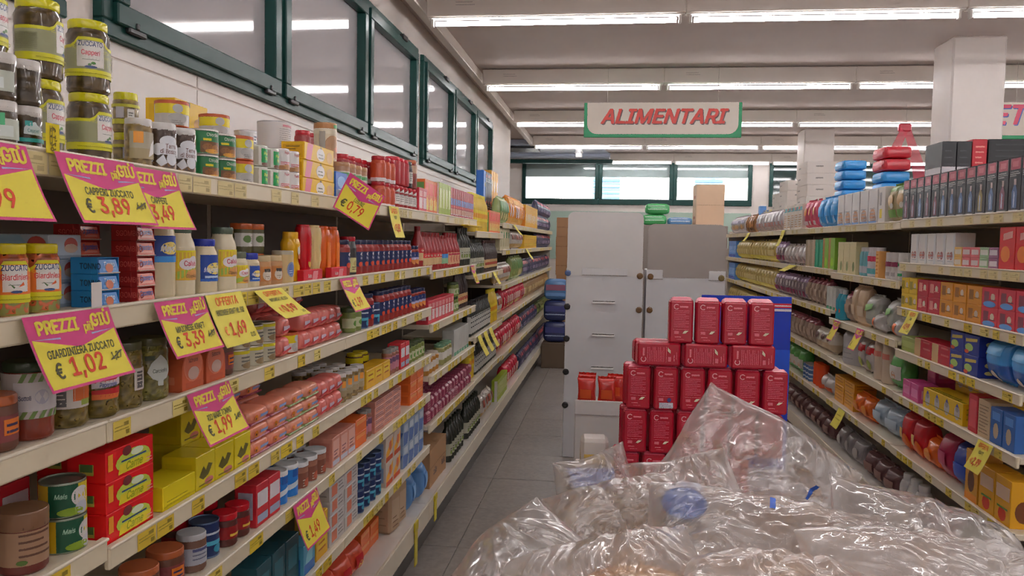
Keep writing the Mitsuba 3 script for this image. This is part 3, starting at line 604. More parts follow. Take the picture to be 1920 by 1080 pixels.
mk_jar('sauce_pot', 'jar', .030, .080, 'b9895a', 'c9b48a', (.014, .052, 'b9783c', [('e', 0, .016, .015, .014, 'd9cfc0'), ('r', -.01, .024, .01, .032, '2f2a2c'), ('l', -.009, .009, 2, .005, .002, '8a7a6a')], 2.0), neck=.2, lr=.028)
mk_jar('mustard_jar', 'jar', .030, .092, 'cbb27c', 'b9b09a', (.016, .06, None, [('e', .002, .024, .015, .021, '7f8fb4'), ('e', .002, .024, .011, .016, '5f78b0'), ('l', -.006, .010, 3, .006, .002, 'c9d2e6')], 1.3), neck=.12, lr=.029)
mk_bottle('mustard_bottle', 'bottle', .165, [(.034, .003), (.036, .010), (.034, .045), (.028, .063), (.034, .085), (.036, .11), (.030, .125)], 'e2ab1c', 'e2ab1c', .028, .02, (.066, .112, .034, None, [('e', .004, .026, .012, .016, 'e6e0d0'), ('e', .006, .008, .010, .008, 'c9601c')], 1.4), mt='m_gloss', flatten=.75)
mk_bottle('inverted_ketchup_bottle', 'bottle', .165, [(.026, .003), (.028, .02), (.034, .07), (.035, .13), (.030, .160)], 'b8101e', 'b8101e', .026, .008, (.03, .09, .031, None, [('e', 0, .03, .012, .02, 'd8b04a')], 1.2), mt='m_gloss', flatten=.7)
mk_bottle('cream_sauce_bottle', 'bottle', .165, [(.024, .003), (.026, .03), (.034, .06), (.032, .10), (.036, .13), (.031, .160)], 'e2c88a', 'e2c88a', .026, .008, (.0, .028, .0265, '2a6a40', [], 3.0), mt='m_gloss', flatten=.7)
mk_bottle('orange_sauce_bottle', 'bottle', .165, [(.026, .003), (.030, .03), (.034, .07), (.034, .13), (.028, .155)], 'e0641c', 'dd5a1a', .024, .012, (.035, .12, .034, None, [('r', -.016, 0, .016, .08, 'ee7f2c'), ('r', .012, .006, .022, .07, 'e9dcd2')], 1.4), mt='m_gloss', flatten=.8)
mk_box('red_sauce_tray', 'box', .150, .02, .035, 'c4182a', [('p', [(-.01, .004), (.03, .004), (.04, .03), (.0, .03)], 'dc8088'), ('t', 'Salsa', -.028, .012, .010, 'e8c9cc', 0, .8)], [])
mk_jar('antipasto_jar', 'jar', .030, .135, '1d1c1e', 'b01c2c', (.012, .062, 'cfc88a', [('e', 0, .03, .014, .012, 'b9a86a'), ('l', -.02, .02, 2, .007, .003, '6f6a44')], 2.2), neck=.3)
kt = [(.028, .003), (.030, .008), (.030, .095), (.027, .115), (.017, .150), (.0135, .172)]
mk_bottle('ketchup_bottle', 'bottle', .195, kt, '8e1216', '7c1418', .015, .02, (.03, .088, .030, 'd8b98a', [('r', -.1, .036, .1, .058, 'c83038'), ('t', 'Ketchup', 0, .042, .010, 'e6d8c0', 0, .7)], 3.1))
mk_bottle('blue_label_ketchup_bottle', 'bottle', .185, [(r, z*.95) for r, z in kt], '8e1216', '7c1418', .015, .018, (.028, .08, .030, None, [('r', -.03, .03, .03, .052, '4f8fd0'), ('r', -.03, 0, .03, .03, '9ac29a')], 1.6))
mk_bottle('pulp_bottle', 'bottle', .20, [(r*1.25, z) for r, z in kt], '93181c', '8a1a20', .018, .024, (.02, .085, .0375, 'd9a884', [('e', 0, .03, .016, .02, 'c26a5a'), ('r', -.03, .05, .03, .062, 'b84450')], 2.4))
# --- tins, cartons, packs of the left side
mk_box('surimi_carton', 'box', .085, .105, .042, 'b9c7d6', [('e', .014, .024, .018, .013, 'b85a52'), ('e', .014, .018, .018, .008, 'd0b8a4'), ('r', -.042, .0, .042, .006, '8f9fb0')],
       [('p', [(-.05, .0), (.03, .0), (.0, .042), (-.05, .042)], '9fc3dd'), ('l', -.034, .01, 2, .007, .003, '6c8cab'), ('e', .03, .024, .018, .015, 'b4524c'), ('e', .032, .018, .014, .008, 'd9b39c')])
def mk_tin(name, col, col2, txt, tcol, word):
    m = M(); w, d, h = .060, .052, .029
    m.box(-w/2, w/2, -d/2+.012, d/2, 0, h, col2, .001)                       # sleeve
    for x0, x1 in ((-w/2, -w/2+.0012), (w/2-.0012, w/2)): m.box(x0, x1, -d/2, -d/2+.012, 0, h, col2)
    m.box(-w/2, w/2, -d/2, -d/2+.012, h-.0012, h, col2)
    on_left(m, [('t', word, .012, .009, .010, '1f3b5c' if col2 != '9c2320' else 'c45a50', 0, .8)], -w/2)
    t = M(); f = -d/2-.002; y1 = -d/2+.013        # tapering foil tin
    a, b = w*.40, w*.46
    v = [(-a, f+.004, h*.86), (a, f+.004, h*.86), (b, f, h*.08), (-b, f, h*.08), (-a, y1, h*.86), (a, y1, h*.86), (b, y1, h*.08), (-b, y1, h*.08)]
    t.flat(v, [[3, 2, 1, 0], [0, 1, 5, 4], [4, 7, 3, 0], [1, 2, 6, 5]], col)
    t.box(-w*.475, w*.475, f-.003, y1, h*.02, h*.09, 'd9b8ac' if tcol != 'x' else 'd6d0cc', .001)
    v2 = lambda a_, b_, e: np.stack([a_, f+.004*(b_/h)-.0008-e, b_], 1)
    emit(t, [('r', -w*.3, h*.2, w*.32, h*.34, txt), ('t', 'Sgombro' if tcol != 'x' else 'Tonno', 0, h*.42, .0092, '3d62a8' if tcol != 'x' else 'e4e8ee', .2, .8)]+([('e', 0, h*.35, .011, .008, 'd07a5a')] if tcol == 'x' else []), v2, None, .0004)
    kind(name, [('sleeve', m, 'm_satin'), ('tin', t, 'm_gloss')], h, 'tin', w)
mk_tin('mackerel_tin', 'd4705c', '9c2320', 'e29a88', 'b', 'SGOMBRO')
mk_tin('tuna_tin', '4f8fd2', '2a86c4', '78aee2', 'x', 'TONNO')
def arch(name, col, col2, w, h, d, lay):
    a = np.linspace(0, np.pi, 13); r = w/2
    P = Polygon([(-r, 0), (r, 0)]+[(r*math.cos(t), h-r+r*math.sin(t)) for t in a])
    e = trimesh.creation.extrude_polygon(P, d, engine='earcut'); v = e.vertices
    v = np.stack([v[:, 0], d/2-v[:, 2], v[:, 1]], 1)
    m = M().flat(v, e.faces, col); on_front(m, lay, -d/2); on_left(m, [('r', -d*.3, h*.18, d*.3, h*.36, 'd98a6a'), ('e', 0, h*.28, .008, .006, '6a2f28')], -w/2)
    kind(name, [('carton', m, 'm_satin')], h, 'box', w)
arch('salmon_carton', 'c9633f', 'd98a6a', .085, .088, .085, [('e', 0, .052, .036, .034, 'd9856a'), ('e', 0, .052, .033, .031, 'cf7458'), ('e', .002, .036, .022, .014, 'c9aaa0'), ('t', 'Salmone', 0, .060, .009, '5a2a2c', 0, .75), ('r', -.03, .006, .03, .018, 'c05a3c')])
def mk_round(name, cat, w, d, h, base, front=(), e=.45, bands=(), stripe=None):
    m = M().ellipsoid(base, w/2, d/2, h/2, e, 20, 11, (0, 0, h/2))
    if stripe: m.box(-w*.49, w*.49, -d*.49, d*.49, h*.02, h*.16, stripe, .003)
    g = M(); on_front(g, front, -d/2-.0004, 0)
    kind(name, [('pack', m, 'm_film')]+([('print', g, 'm_satin')] if front else []), h, cat, w)
tp = [('e', -.028, .018, .010, .008, 'd07a1c'), ('e', -.03, .016, .004, .003, '5c2a22'), ('p', [(-.008, .016), (.036, .016), (.040, .023), (-.004, .023)], '7f95c4')]
mk_round('tuna_pack', 'tin pack', .115, .085, .040, 'e08a6e', tp, .5, stripe='8a3a54')
mk_round('green_tuna_pack', 'tin pack', .115, .085, .040, 'e2947a', tp, .5, stripe='6f8a4c')
mk_round('pink_tuna_pack', 'tin pack', .065, .085, .055, 'd8736a', [('r', -.02, .018, .02, .030, 'c9b3c4'), ('p', [(-.03, .010), (.03, .018), (.03, .024), (-.03, .016)], 'b8303c')], .5)
mk_box('yellow_crispbread_carton', 'box', .25, .07, .050, 'e6b81e', [('p', [(-.115, 0), (-.075, 0), (-.055, .050), (-.10, .050)], 'dc7f92'), ('e', .008, .024, .034, .019, 'e9e4dc'), ('l', -.012, .03, 2, .010, .003, '6b6a5c'), ('r', .002, .042, .016, .050, '7d6a3a'), ('e', .085, .022, .026, .018, 'd9a85a')], [('r', -.03, .004, .03, .042, 'cf9a14'), ('l', -.02, .022, 4, .008, .003, '7a5a1a')])
mk_box('yellow_legume_box', 'box', .17, .08, .075, 'e2b71f', [('r', -.03, .06, -.01, .075, '6a6a64'), ('e', .04, .02, .03, .018, 'c99a5a')], [('r', -.03, .01, .03, .06, 'd6ab1c')])
mk_box('blue_fish_box', 'box', .115, .05, .088, '2a62c0', [('e', 0, .056, .04, .02, '7fb2e8'), ('l', -.035, .035, 3, .009, .004, 'dbe6f4'), ('r', -.057, .0, .057, .03, '3a3f66'), ('e', .016, .014, .025, .009, 'c07a6a')], [('r', -.02, .03, .02, .08, '5f98dc')])
mk_box('red_beef_box', 'box', .150, .075, .056, 'd6181e', [('e', .008, .026, .055, .020, 'b9c84a'), ('p', [(-.04, .006), (.06, .006), (.066, .024), (-.034, .024)], 'dccb2c'), ('t', 'Carne', .010, .010, .014, '8f9a1c', .3, 1.0), ('r', -.03, .027, .05, .030, '1f3a70'), ('e', -.012, .045, .014, .009, '6a2a2c'), ('e', .02, .038, .02, .007, 'd9e4c4'), ('r', -.07, .02, -.056, .05, 'e2932c'), ('l', .05, .07, 2, .006, .002, 'e8a8a0')], [('r', -.014, .014, .014, .034, 'a9a44a'), ('r', -.012, .02, .012, .034, '4a6a3a')], extra=())
mk_box('yellow_tray', 'box', .125, .08, .050, 'd9c81c', [('r', -.06, .006, .06, .010, 'bfae18'), ('l', -.05, .04, 2, .007, .002, 'a89a1a')], mt='m_matte')
mk_box('yellow_tuna_carton', 'box', .085, .08, .076, 'd6c41c', [('p', [(-.03, .03), (-.01, .05), (.0, .038), (.012, .052), (.03, .046), (.012, .026), (-.012, .02)], '55501c'), ('e', .014, .012, .02, .008, 'c26a70'), ('l', -.03, .03, 1, .006, .003, '6a6420')], [('r', -.03, .02, .03, .06, 'cbb91a')])
mk_box('pink_wafer_carton', 'box', .075, .08, .095, 'cf8a78', [('r', -.03, .03, .03, .085, 'dca596'), ('l', -.022, .02, 4, .011, .004, '8c5a64'), ('r', -.034, .004, .034, .02, 'c0c4d4')], [('r', -.03, .02, .03, .08, 'c47a6a')])
mk_box('flat_pink_carton', 'box', .12, .16, .024, 'c98878', [('l', -.05, .05, 2, .008, .003, '8f6a72')], [('l', -.05, .05, 2, .008, .003, '9a6a64')], top=[('r', -.058, -.07, -.054, .07, 'dcd6d2'), ('r', .054, -.07, .058, .07, 'dcd6d2'), ('r', -.02, -.05, .03, .05, 'd6a294')])
mk_can('white_lid_can', 'can', .034, .080, '7a4a3c', [('r', -.05, .05, .05, .066, '9a6a58'), ('l', -.02, .02, 3, .008, .003, 'c9b8ac'), ('e', 0, .02, .016, .012, 'a8523c')], plastic='d3d6d8')
mk_can('blue_coffee_can', 'can', .034, .095, '2a78c8', [('p', [(-.05, .02), (.05, .045), (.05, .06), (-.05, .035)], 'd3deea'), ('r', -.02, .06, .02, .08, '2456a4')], plastic='d9dcde')
mk_jar('pate_jar', 'jar', .032, .085, '6a4a3c', 'bfc2c6', (.018, .056, 'a9adb8', [('l', -.02, .02, 3, .009, .003, '6a6e84'), ('r', -.02, .03, .02, .036, '4a4f7a')], 2.2), neck=.15, lr=.031)
mk_jar('red_spread_jar', 'jar', .030, .080, '4a1c18', 'c01c28', (.02, .05, '8a1c20', [('r', -.02, .006, .02, .012, 'd9b04a')], 2.4), neck=.2, lr=.029)
mk_jar('copper_lid_jar', 'jar', .038, .085, '5a3424', 'b0603a', (.016, .056, '7a3a3c', [('r', -.014, .01, .02, .034, 'd9752c'), ('l', -.01, .016, 2, .01, .004, '3a2a50')], 2.2), neck=.18, lr=.037)
mk_jar('striped_label_jar', 'jar', .037, .125, '7d2a16', '2a3826', (.036, .108, 'b8b0ac', [('p', [(-.034+.014*i, .058), (-.027+.014*i, .058), (-.020+.014*i, .072), (-.027+.014*i, .072)], '6f8a4c') for i in range(5)]+[('p', [(-.034+.014*i, 0), (-.027+.014*i, 0), (-.020+.014*i, .012), (-.027+.014*i, .012)], '6f8a4c') for i in range(5)]+[('r', -.04, .012, .04, .058, 'c9c5c8'), ('e', 0, .034, .011, .012, 'b2b0be'), ('t', 'Sottoli', -.024, .03, .007, '4a4a66', 0, .6)], 2.0), glass=True, neck=.18, lr=.035)
mk_jar('pickle_jar', 'jar', .035, .125, '6a5a20', '43442e', (.034, .076, None, [('r', -.04, .0, .03, .042, 'c9c2bb'), ('r', -.008, .012, .04, .042, 'c9642c'), ('r', .006, .004, .03, .014, '8fa24a'), ('r', -.034, .004, -.018, .036, '5c5a5c'), ('l', -.034, -.018, 5, .007, .002, 'c9c2bb')], 2.0), glass=True, lumps=.003, lr=.033)
mk_jar('pepper_salad_jar', 'jar', .035, .125, '6a5a1c', '4a4a22', (.034, .090, None, [('r', -.03, .03, .03, .056, 'c01a26'), ('p', [(-.03, .02), (.04, .024), (.042, .052), (.034, .044), (.016, .034), (-.03, .032)], 'd9d6da'), ('t', 'Peperonata', 0, .0225, .0075, '2f3f8a', .1, .62), ('p', [(-.03, .004), (.028, .006), (.03, .020), (-.03, .017)], 'b8262c'), ('p', [(-.03, .0), (.02, 0), (.028, .008), (-.03, .010)], 'd9703a'), ('e', .008, .046, .008, .007, '6a7ab4')], 2.0), glass=True, lumps=.003, lr=.033)
mk_jar('artichoke_jar', 'jar', .037, .125, '6f6a30', '4a4a2c', (.026, .096, None, [('p', [(0, .066), (.018, .05), (.026, .032), (.016, .018), (.006, .014), (.006, .004), (-.006, .004), (-.006, .014), (-.016, .018), (-.026, .032), (-.018, .05)], 'c6cdc8'), ('t', 'Carciofini', 0, .030, .0075, '5f6a62', .1, .7), ('r', -.03, .055, -.012, .064, '2c3a20')], 1.5), glass=True, lumps=.003, lr=.035)
mk_jar('paper_top_jar', 'jar', .036, .100, '5a1a16', '7a5a44', (.016, .070, '9a7a62', [('l', -.024, .03, 5, .011, .0035, '5a3c30'), ('e', -.02, .006, .008, .004, '4f6a30')], 2.6), neck=.18, lr=.037, lh=.026)
mk_can('artichoke_can', 'can', .036, .060, '5a5216', [('r', -.075, .003, -.035, .056, 'c7a31f'), ('r', -.035, .003, .012, .056, '174a34'), ('r', .012, .003, .10, .056, 'c9b62c'), ('e', .018, .034, .018, .017, 'c9c6c4'), ('e', .02, .014, .014, .011, 'b9bcc6'), ('e', .0, .010, .022, .007, '7f9a2c'), ('t', 'Mais', -.016, .034, .008, '9fc0aa', .2, .8)], rim='8f9a8c')
mk_can('yellow_grey_can', 'can', .034, .052, 'bdb9a6', [('r', -.1, .040, .1, .048, 'd2c62a'), ('l', -.024, .024, 3, .009, .004, '6c6a62'), ('e', 0, .012, .022, .008, '8f7a5a')], rim='c4c0b0')
mk_jar('spice_jar', 'jar', .022, .105, '8f5a4a', '8c8a86', (.02, .075, 'b77a8a', [('r', -.02, .03, .02, .05, '6a4a6a')], 2.4), neck=.2)
mk_box('red_stock_box', 'box', .07, .06, .11, 'c4303a', [('r', -.03, .05, .03, .09, 'd9d2d8'), ('r', -.03, .01, .03, .03, '8f9cb8')], [('r', -.02, .02, .02, .09, 'a9a9b8')])
mk_box('orange_box', 'box', .12, .08, .05, 'dc6a2c', [('r', -.05, .03, .05, .044, 'e08a4a')], [('r', -.03, .01, .03, .04, 'cf5a22')])
mk_box('white_rice_carton', 'box', .14, .12, .05, 'bdb8b6', [('r', -.05, .01, .0, .045, 'cf7a60'), ('l', .01, .06, 3, .012, .004, '8a8486')], [('l', -.05, .05, 3, .012, .004, '8f898a')], top=[('r', -.06, -.02, .06, .04, 'c9886a')])
mk_can('navy_can', 'can', .034, .085, '1f2f5c', [('r', -.05, .03, .05, .04, '4fa8c4'), ('r', -.05, .055, .05, .06, 'c9d4e2'), ('e', 0, .02, .014, .01, '2f8aa8')], rim='6a7fa0')
mk_box('sugar_box', 'box', .09, .09, .10, '8fa4bd', [('p', [(-.045, .0), (.02, 0), (.045, .05), (-.045, .06)], '4a6aa4'), ('r', -.03, .06, .03, .09, 'b9c4d2')], [('p', [(-.045, .0), (.02, 0), (.045, .06), (-.02, .06)], '3f5f9c')])
mk_box('biscuit_box', 'box', .11, .08, .10, 'c9b7a8', [('p', [(-.05, .0), (.05, .05), (.05, .09), (-.05, .04)], 'e0a02c'), ('r', -.05, 0, .05, .02, 'c0482c'), ('e', .01, .06, .02, .02, 'cf6a3a')], [('r', -.03, .02, .03, .08, '8fa4c4')])
mk_box('teal_box', 'box', .09, .07, .14, '1c4a55', [('r', -.03, .05, .03, .11, '2f6a78')], [('r', -.02, .02, .02, .12, '173f48')])
mk_box('turquoise_box', 'box', .09, .08, .09, '4f9ab8', [('r', -.04, .0, .04, .03, '3a6fb4'), ('p', [(-.03, .03), (.02, .03), (.03, .08), (-.02, .06)], '86c2d4')], [('r', -.03, .0, .03, .05, '2f62a8')])
mk_pouch('salmon_bag', 'bag', .13, .10, .13, 'd9563a', [('r', -.03, .04, .03, .09, 'c02028'), ('e', .01, .05, .02, .015, 'e0b03a')], [(0, .3, 'd98a74')], seed=4)
mk_box('kraft_carton', 'carton', .20, .26, .20, 'b08a66', [('t', 'olio', .03, .05, .035, '4a4450', 0, 1), ('r', -.1, .098, .1, .102, '8f6d4e')], [('r', -.12, .098, .12, .102, '8f6d4e')], top=[('r', -.1, -.003, .1, .003, '7a5c40')], mt='m_matte')
mk_pouch('blue_rice_bag', 'bag', .13, .12, .19, '5f94cc', [('r', -.04, .06, .04, .13, '7fb0e0')], [(.8, 1, '4a80ba')], seed=8, wob=.12)
mk_box('beige_flour_pack', 'bag', .11, .10, .19, 'b79c80', [('r', -.04, .05, .04, .15, 'c4ac92'), ('l', -.03, .03, 3, .02, .006, '8f7058')], [('l', -.03, .03, 4, .03, .006, 'a08468')], bev=.012, mt='m_matte')
# --- further bays
mk_box('red_white_pack', 'pack', .075, .06, .115, 'c43a48', [('r', -.03, .02, .03, .07, 'e0c4c4'), ('r', -.03, .075, .03, .1, 'd98a8a')], [('r', -.02, .02, .02, .06, 'e0c9c9')])
mk_box('orange_rice_box', 'box', .085, .05, .165, 'd9703a', [('r', -.035, .02, .035, .07, 'd9c05a'), ('r', -.035, .09, .035, .15, 'dc4a3c'), ('e', 0, .06, .02, .02, 'e2a03c')], [('r', -.02, .01, .02, .15, '5f8a4a')])
mk_box('green_stock_box', 'box', .07, .05, .17, '9aae2c', [('r', -.02, .04, .025, .14, 'c9ce8a')], [('r', .0, 0, .025, .17, 'e2dfd6')])
mk_box('red_sauce_brick', 'brick pack', .055, .075, .165, '9c2430', [('r', -.024, .07, .024, .105, '5f7ab4'), ('l', -.02, .02, 2, .012, .005, 'e0dce4'), ('r', -.024, .055, .024, .068, 'c94a50'), ('r', -.024, .02, .024, .05, 'c9a08a')], [('e', 0, .05, .02, .022, 'c4202a'), ('r', -.03, .08, .03, .11, 'a8c03a')], bev=.004)
mk_bottle('seed_oil_bottle', 'bottle', .26, [(.036, .003), (.039, .012), (.039, .06), (.036, .065), (.039, .07), (.039, .15), (.036, .18), (.016, .235)], 'd9b62c', 'e8d23a', .018, .02, (.075, .145, .039, 'e8cf3a', [('r', -.03, .02, .03, .05, 'e6a02c')], 3.0))
mk_bottle('oil_bottle', 'bottle', .26, [(.032, .003), (.034, .01), (.034, .145), (.028, .168), (.014, .195), (.013, .212)], '171d12', '20261c', .015, .022, (.04, .11, .034, 'b9b8a4', [('r', -.02, .01, .02, .03, '7f9440'), ('l', -.02, .02, 3, .012, .004, '5a5a4c')], 1.7))
mk_bottle('vinegar_bottle', 'bottle', .25, [(.028, .003), (.030, .01), (.030, .13), (.022, .16), (.013, .185), (.013, .21)], '2a1412', '3a1618', .015, .02, (.03, .09, .030, 'c9a878', [('r', -.02, .02, .02, .04, 'a84a3a')], 1.7))
mk_bottle('white_label_oil_bottle', 'bottle', .25, [(.030, .003), (.033, .01), (.033, .13), (.028, .155), (.014, .185), (.013, .21)], '141a14', '15161a', .015, .022, (.02, .13, .033, 'bdbcb6', [('l', -.02, .02, 3, .03, .008, '4a4a4a')], 1.4))
mk_box('black_pasta_box', 'box', .10, .06, .21, '17181d', [('e', 0, .175, .028, .014, 'd9a0a0'), ('e', 0, .175, .022, .010, 'b8303c'), ('r', -.035, .13, .035, .138, 'c9c6c4'), ('r', -.035, .148, .035, .153, 'c9c6c4')], [('r', -.02, .03, .02, .18, 'b9c2d6')])
mk_box('blue_pasta_box', 'box', .10, .06, .21, '2a66b8', [('e', .02, .10, .02, .02, 'c9b86a')], [])
mk_box('yellow_pasta_box', 'box', .12, .07, .23, 'e0a424', [('r', -.05, .02, .0, .2, 'e8b838'), ('e', .02, .10, .025, .05, 'e4e2e8')], [('r', -.03, .01, .03, .2, 'c9781c')])
mk_pouch('orange_pasta_bag', 'bag', .13, .09, .26, 'dc8a1e', [('e', .01, .12, .025, .05, 'e2e0e6'), ('r', -.05, .19, .05, .23, 'e2a02c')], [(0, .2, 'd9a24a')], seed=3)
mk_pouch('clear_pasta_bag', 'bag', .12, .08, .22, '8a9a5a', [('r', -.045, .10, .045, .18, '5f8a4a'), ('e', 0, .06, .03, .03, 'd4c48a')], [], seed=5)
mk_pouch('navy_pasta_bag', 'bag', .11, .08, .175, '2a2f52', [('e', 0, .14, .03, .02, 'b8505a'), ('r', -.03, .05, .03, .09, '8f86a4')], [], seed=6, wob=.12)
mk_pouch('red_pasta_bag', 'bag', .13, .10, .20, 'c81c38', [('r', -.04, .07, .04, .13, 'e0a8a4'), ('e', 0, .05, .03, .02, 'd9b06a')], [], seed=7)
mk_pouch('brown_pasta_bag', 'bag', .13, .10, .19, 'a07a4a', [('r', -.04, .06, .04, .12, 'c9ad7a')], [], seed=9)
mk_pouch('green_vegetable_bag', 'bag', .12, .09, .17, '55683a', [('r', -.04, .06, .04, .1, '8fa05a')], [], seed=10)
mk_pouch('white_pasta_bag', 'bag', .12, .09, .175, 'c4bdb4', [('r', -.04, .09, .04, .14, '9a4a3a')], [(0, .3, 'b08f5a')], seed=11)
mk_box('beige_panel_pack', 'pack', .14, .08, .18, 'cfc6a4', [('r', -.05, .03, .05, .10, 'bdb48c'), ('r', .0, .10, .05, .15, '3f7a44')], [('r', -.03, .02, .03, .17, 'c4ba96')])
mk_box('maroon_net_pack', 'bag', .08, .08, .06, '8c3a52', [('l', -.03, .03, 4, .012, .005, 'b06a7c')], [('l', -.03, .03, 4, .012, .005, 'a85a70')], top=[('l', -.03, -.03, .03, 5, .013, .004, 'b0677c')], bev=.012)
mk_jar('honey_jar', 'jar', .034, .095, 'a8742a', 'c9c0b0', (.025, .06, 'd6cfc2', [], 1.8))
mk_jar('green_lid_jar', 'jar', .030, .11, '8a8a52', '6f9a7a', (.03, .07, 'dcdad0', [], 1.8))
mk_jar('yellow_lid_jar', 'jar', .034, .10, '5a3420', 'e2d01e', (.062, .085, 'e2d01e', [], 3.0), neck=.1)
mk_box('yellow_snack_pack', 'pack', .10, .07, .07, 'd9a824', [('r', -.04, .03, .04, .06, 'dfc02c'), ('l', -.03, .03, 2, .02, .006, 'b0601c')], [('r', -.03, .02, .03, .05, 'c9a02c')])

# --- goods of the right-hand shelves
bt = lambda c: [('r', -.034, .156, .034, .196, 'a8485a'), ('r', -.02, .166, .02, .186, 'bb6a76'), ('r', -.034, .146, .026, .149, 'b9b6b8'), ('r', -.034, .139, .034, .142, 'a9a6a8'), ('r', -.034, .132, .010, .135, 'a9a6a8'), ('p', [(-.016, .016), (.018, .016), (.02, .075), (.008, .10), (-.004, .10), (-.018, .075)], c), ('p', [(-.006, .02), (.002, .02), (.004, .07), (-.004, .08)], 'b9c6dc'), ('r', -.004, .10, .012, .122, 'b7a6a4'), ('r', -.036, .004, .03, .011, 'b9bac4')]
for nm, c in (('plum', '7a4a5c'), ('blue', '4f6a94'), ('amber', '8a7a4a')):
    mk_box(f'{nm}_window_gift_box', 'box', .085, .13, .20, '20222a', bt(c), [('r', -.06, .156, .06, .198, 'a04456'), ('l', -.05, .05, 6, .018, .004, '6a6c76')], top=[('r', -.042, -.065, .042, .065, 'a04456')])
mk_box('black_book_box', 'box', .062, .20, .155, '26292c', [('r', -.031, .01, .031, .040, 'c9cbd0'), ('l', -.02, .05, .02, 3, .03, .004, '3a3e44')], [('r', -.09, .01, .09, .04, 'c9cbd0')])
mk_box('red_spine_box', 'box', .062, .20, .165, 'b52a34', [('l', -.018, .02, 5, .024, .007, 'd98a84')], [])
mk_box('wide_black_box', 'box', .30, .20, .165, '1b1d20', [('l', -.12, .13, 5, .026, .005, '2e3236'), ('r', .11, .13, .14, .142, 'b9b6b4')], [])
mk_pouch('nut_bag', 'bag', .13, .09, .21, 'a89a74', [('r', -.05, .03, .05, .07, '6f9a4a'), ('e', .0, .12, .035, .03, 'c9a878'), ('e', .02, .09, .02, .015, 'dcdad2')], [(.85, 1, '5a7a3a')], seed=21)
mk_box('white_wafer_box', 'box', .10, .07, .20, 'd9d4cf', [('r', -.03, .03, .01, .08, 'd9c02a'), ('r', -.03, .10, .0, .17, '8f8a8c')], [])
mk_box('hazelnut_biscuit_box', 'box', .15, .08, .20, 'cfcaca', [('e', .0, .05, .05, .04, 'b07a54'), ('e', .03, .03, .03, .025, '8a5a40'), ('l', -.05, .05, 4, .02, .006, '9a9698'), ('r', -.07, .0, .07, .02, '5f86bc')], [('e', 0, .06, .03, .05, 'a87a5a')])
mk_pouch('blue_biscuit_pack', 'bag', .16, .11, .22, '2f8fd0', [('r', -.06, .08, .06, .15, '3a9ade'), ('p', [(-.02, .03), (.03, .04), (.01, .09)], '8fc4ea')], seed=22, wob=.12)
mk_round('blue_cracker_multipack', 'pack', .24, .17, .068, '2b8fd4', [('r', -.09, .024, .09, .034, '4aa6e4')], .35)
mk_round('red_cracker_multipack', 'pack', .26, .17, .075, 'b81e2e', [('r', -.09, .024, .09, .040, 'c43a48')], .35)
mk_pouch('pink_snack_bag', 'bag', .12, .09, .22, 'c9506a', [('e', 0, .13, .03, .03, 'd98a4a'), ('r', -.04, .03, .04, .06, 'dcc4cc')], seed=23)
mk_box('teal_white_biscuit_box', 'box', .13, .07, .20, 'd9cfc2', [('r', -.06, .15, .06, .18, '3a8a94'), ('l', -.05, .05, 6, .018, .007, 'b98a5a'), ('e', -.03, .17, .015, .012, 'd0402c')], [('r', -.03, .03, .03, .17, 'dcd4ce')])
mk_pouch('pale_rusk_bag', 'bag', .15, .10, .20, 'c9c4c8', [('r', -.05, .05, .05, .09, 'b98a84'), ('l', -.04, .04, 4, .02, .006, '9a98a4')], [(0, .3, 'bfa8a0')], seed=24)
mk_pouch('white_bread_bag', 'bag', .15, .11, .21, 'cfcacf', [('e', 0, .08, .045, .03, 'c9a070'), ('r', -.05, .12, .05, .16, 'b9b4cc')], seed=25)
mk_pouch('brown_bread_bag', 'bag', .13, .10, .20, '9a6a40', [('e', 0, .09, .04, .04, 'c98a4a'), ('e', .01, .04, .03, .02, '5a3a24')], seed=26)
mk_box('cream_blue_box', 'box', .15, .09, .24, 'd8cfa0', [('r', -.07, .22, .07, .24, '3f5a9c'), ('r', -.06, .06, .06, .12, 'b9b088')], [])
mk_box('tall_blue_box', 'box', .08, .07, .30, '5f94d8', [('r', -.03, .06, .03, .16, '8fbaec'), ('r', -.04, 0, .04, .05, '3a5ab0')], [])
mk_box('white_goods_carton', 'carton', .34, .30, .095, 'ddd6d0', [('r', -.14, .05, -.06, .062, 'a9a4a0')], [('r', -.08, .05, -.02, .062, '9a9490')], mt='m_matte')
mk_box('fruit_tea_box', 'box', .10, .08, .145, 'e0dedc', [('e', -.02, .045, .016, .016, 'b9786a'), ('e', .012, .045, .016, .018, '9a5a5c'), ('l', -.03, .03, 3, .015, .004, 'b9bcc0'), ('r', .03, .0, .05, .14, 'd2d6da')], [('r', -.02, .06, .02, .08, '8a94a0')])
for nm, c, c2 in (('yellow', 'd2a85a', 'e0d6c4'), ('pink', 'd06a70', 'e0cfcf'), ('green', '8fae88', 'd9dcd2'), ('purple', '8a5a7a', 'd9cfd6')):
    mk_box(f'small_{nm}_box', 'box', .075, .06, .042, c, [('r', -.03, .012, .03, .032, c2)], [('r', -.02, .01, .02, .03, c2)])
mk_box('tall_red_snack_box', 'box', .12, .06, .16, 'c41f24', [('e', -.01, .06, .035, .03, 'dd7a2c'), ('p', [(-.03, .11), (.04, .12), (.04, .145), (-.03, .135)], 'd8948c')], [('e', 0, .06, .02, .03, 'c9541f')])
mk_box('brown_box', 'box', .09, .06, .15, '9a6a4a', [('r', -.03, .05, .03, .11, 'b98a68')], [('r', -.02, .03, .02, .12, '7a4a34')])
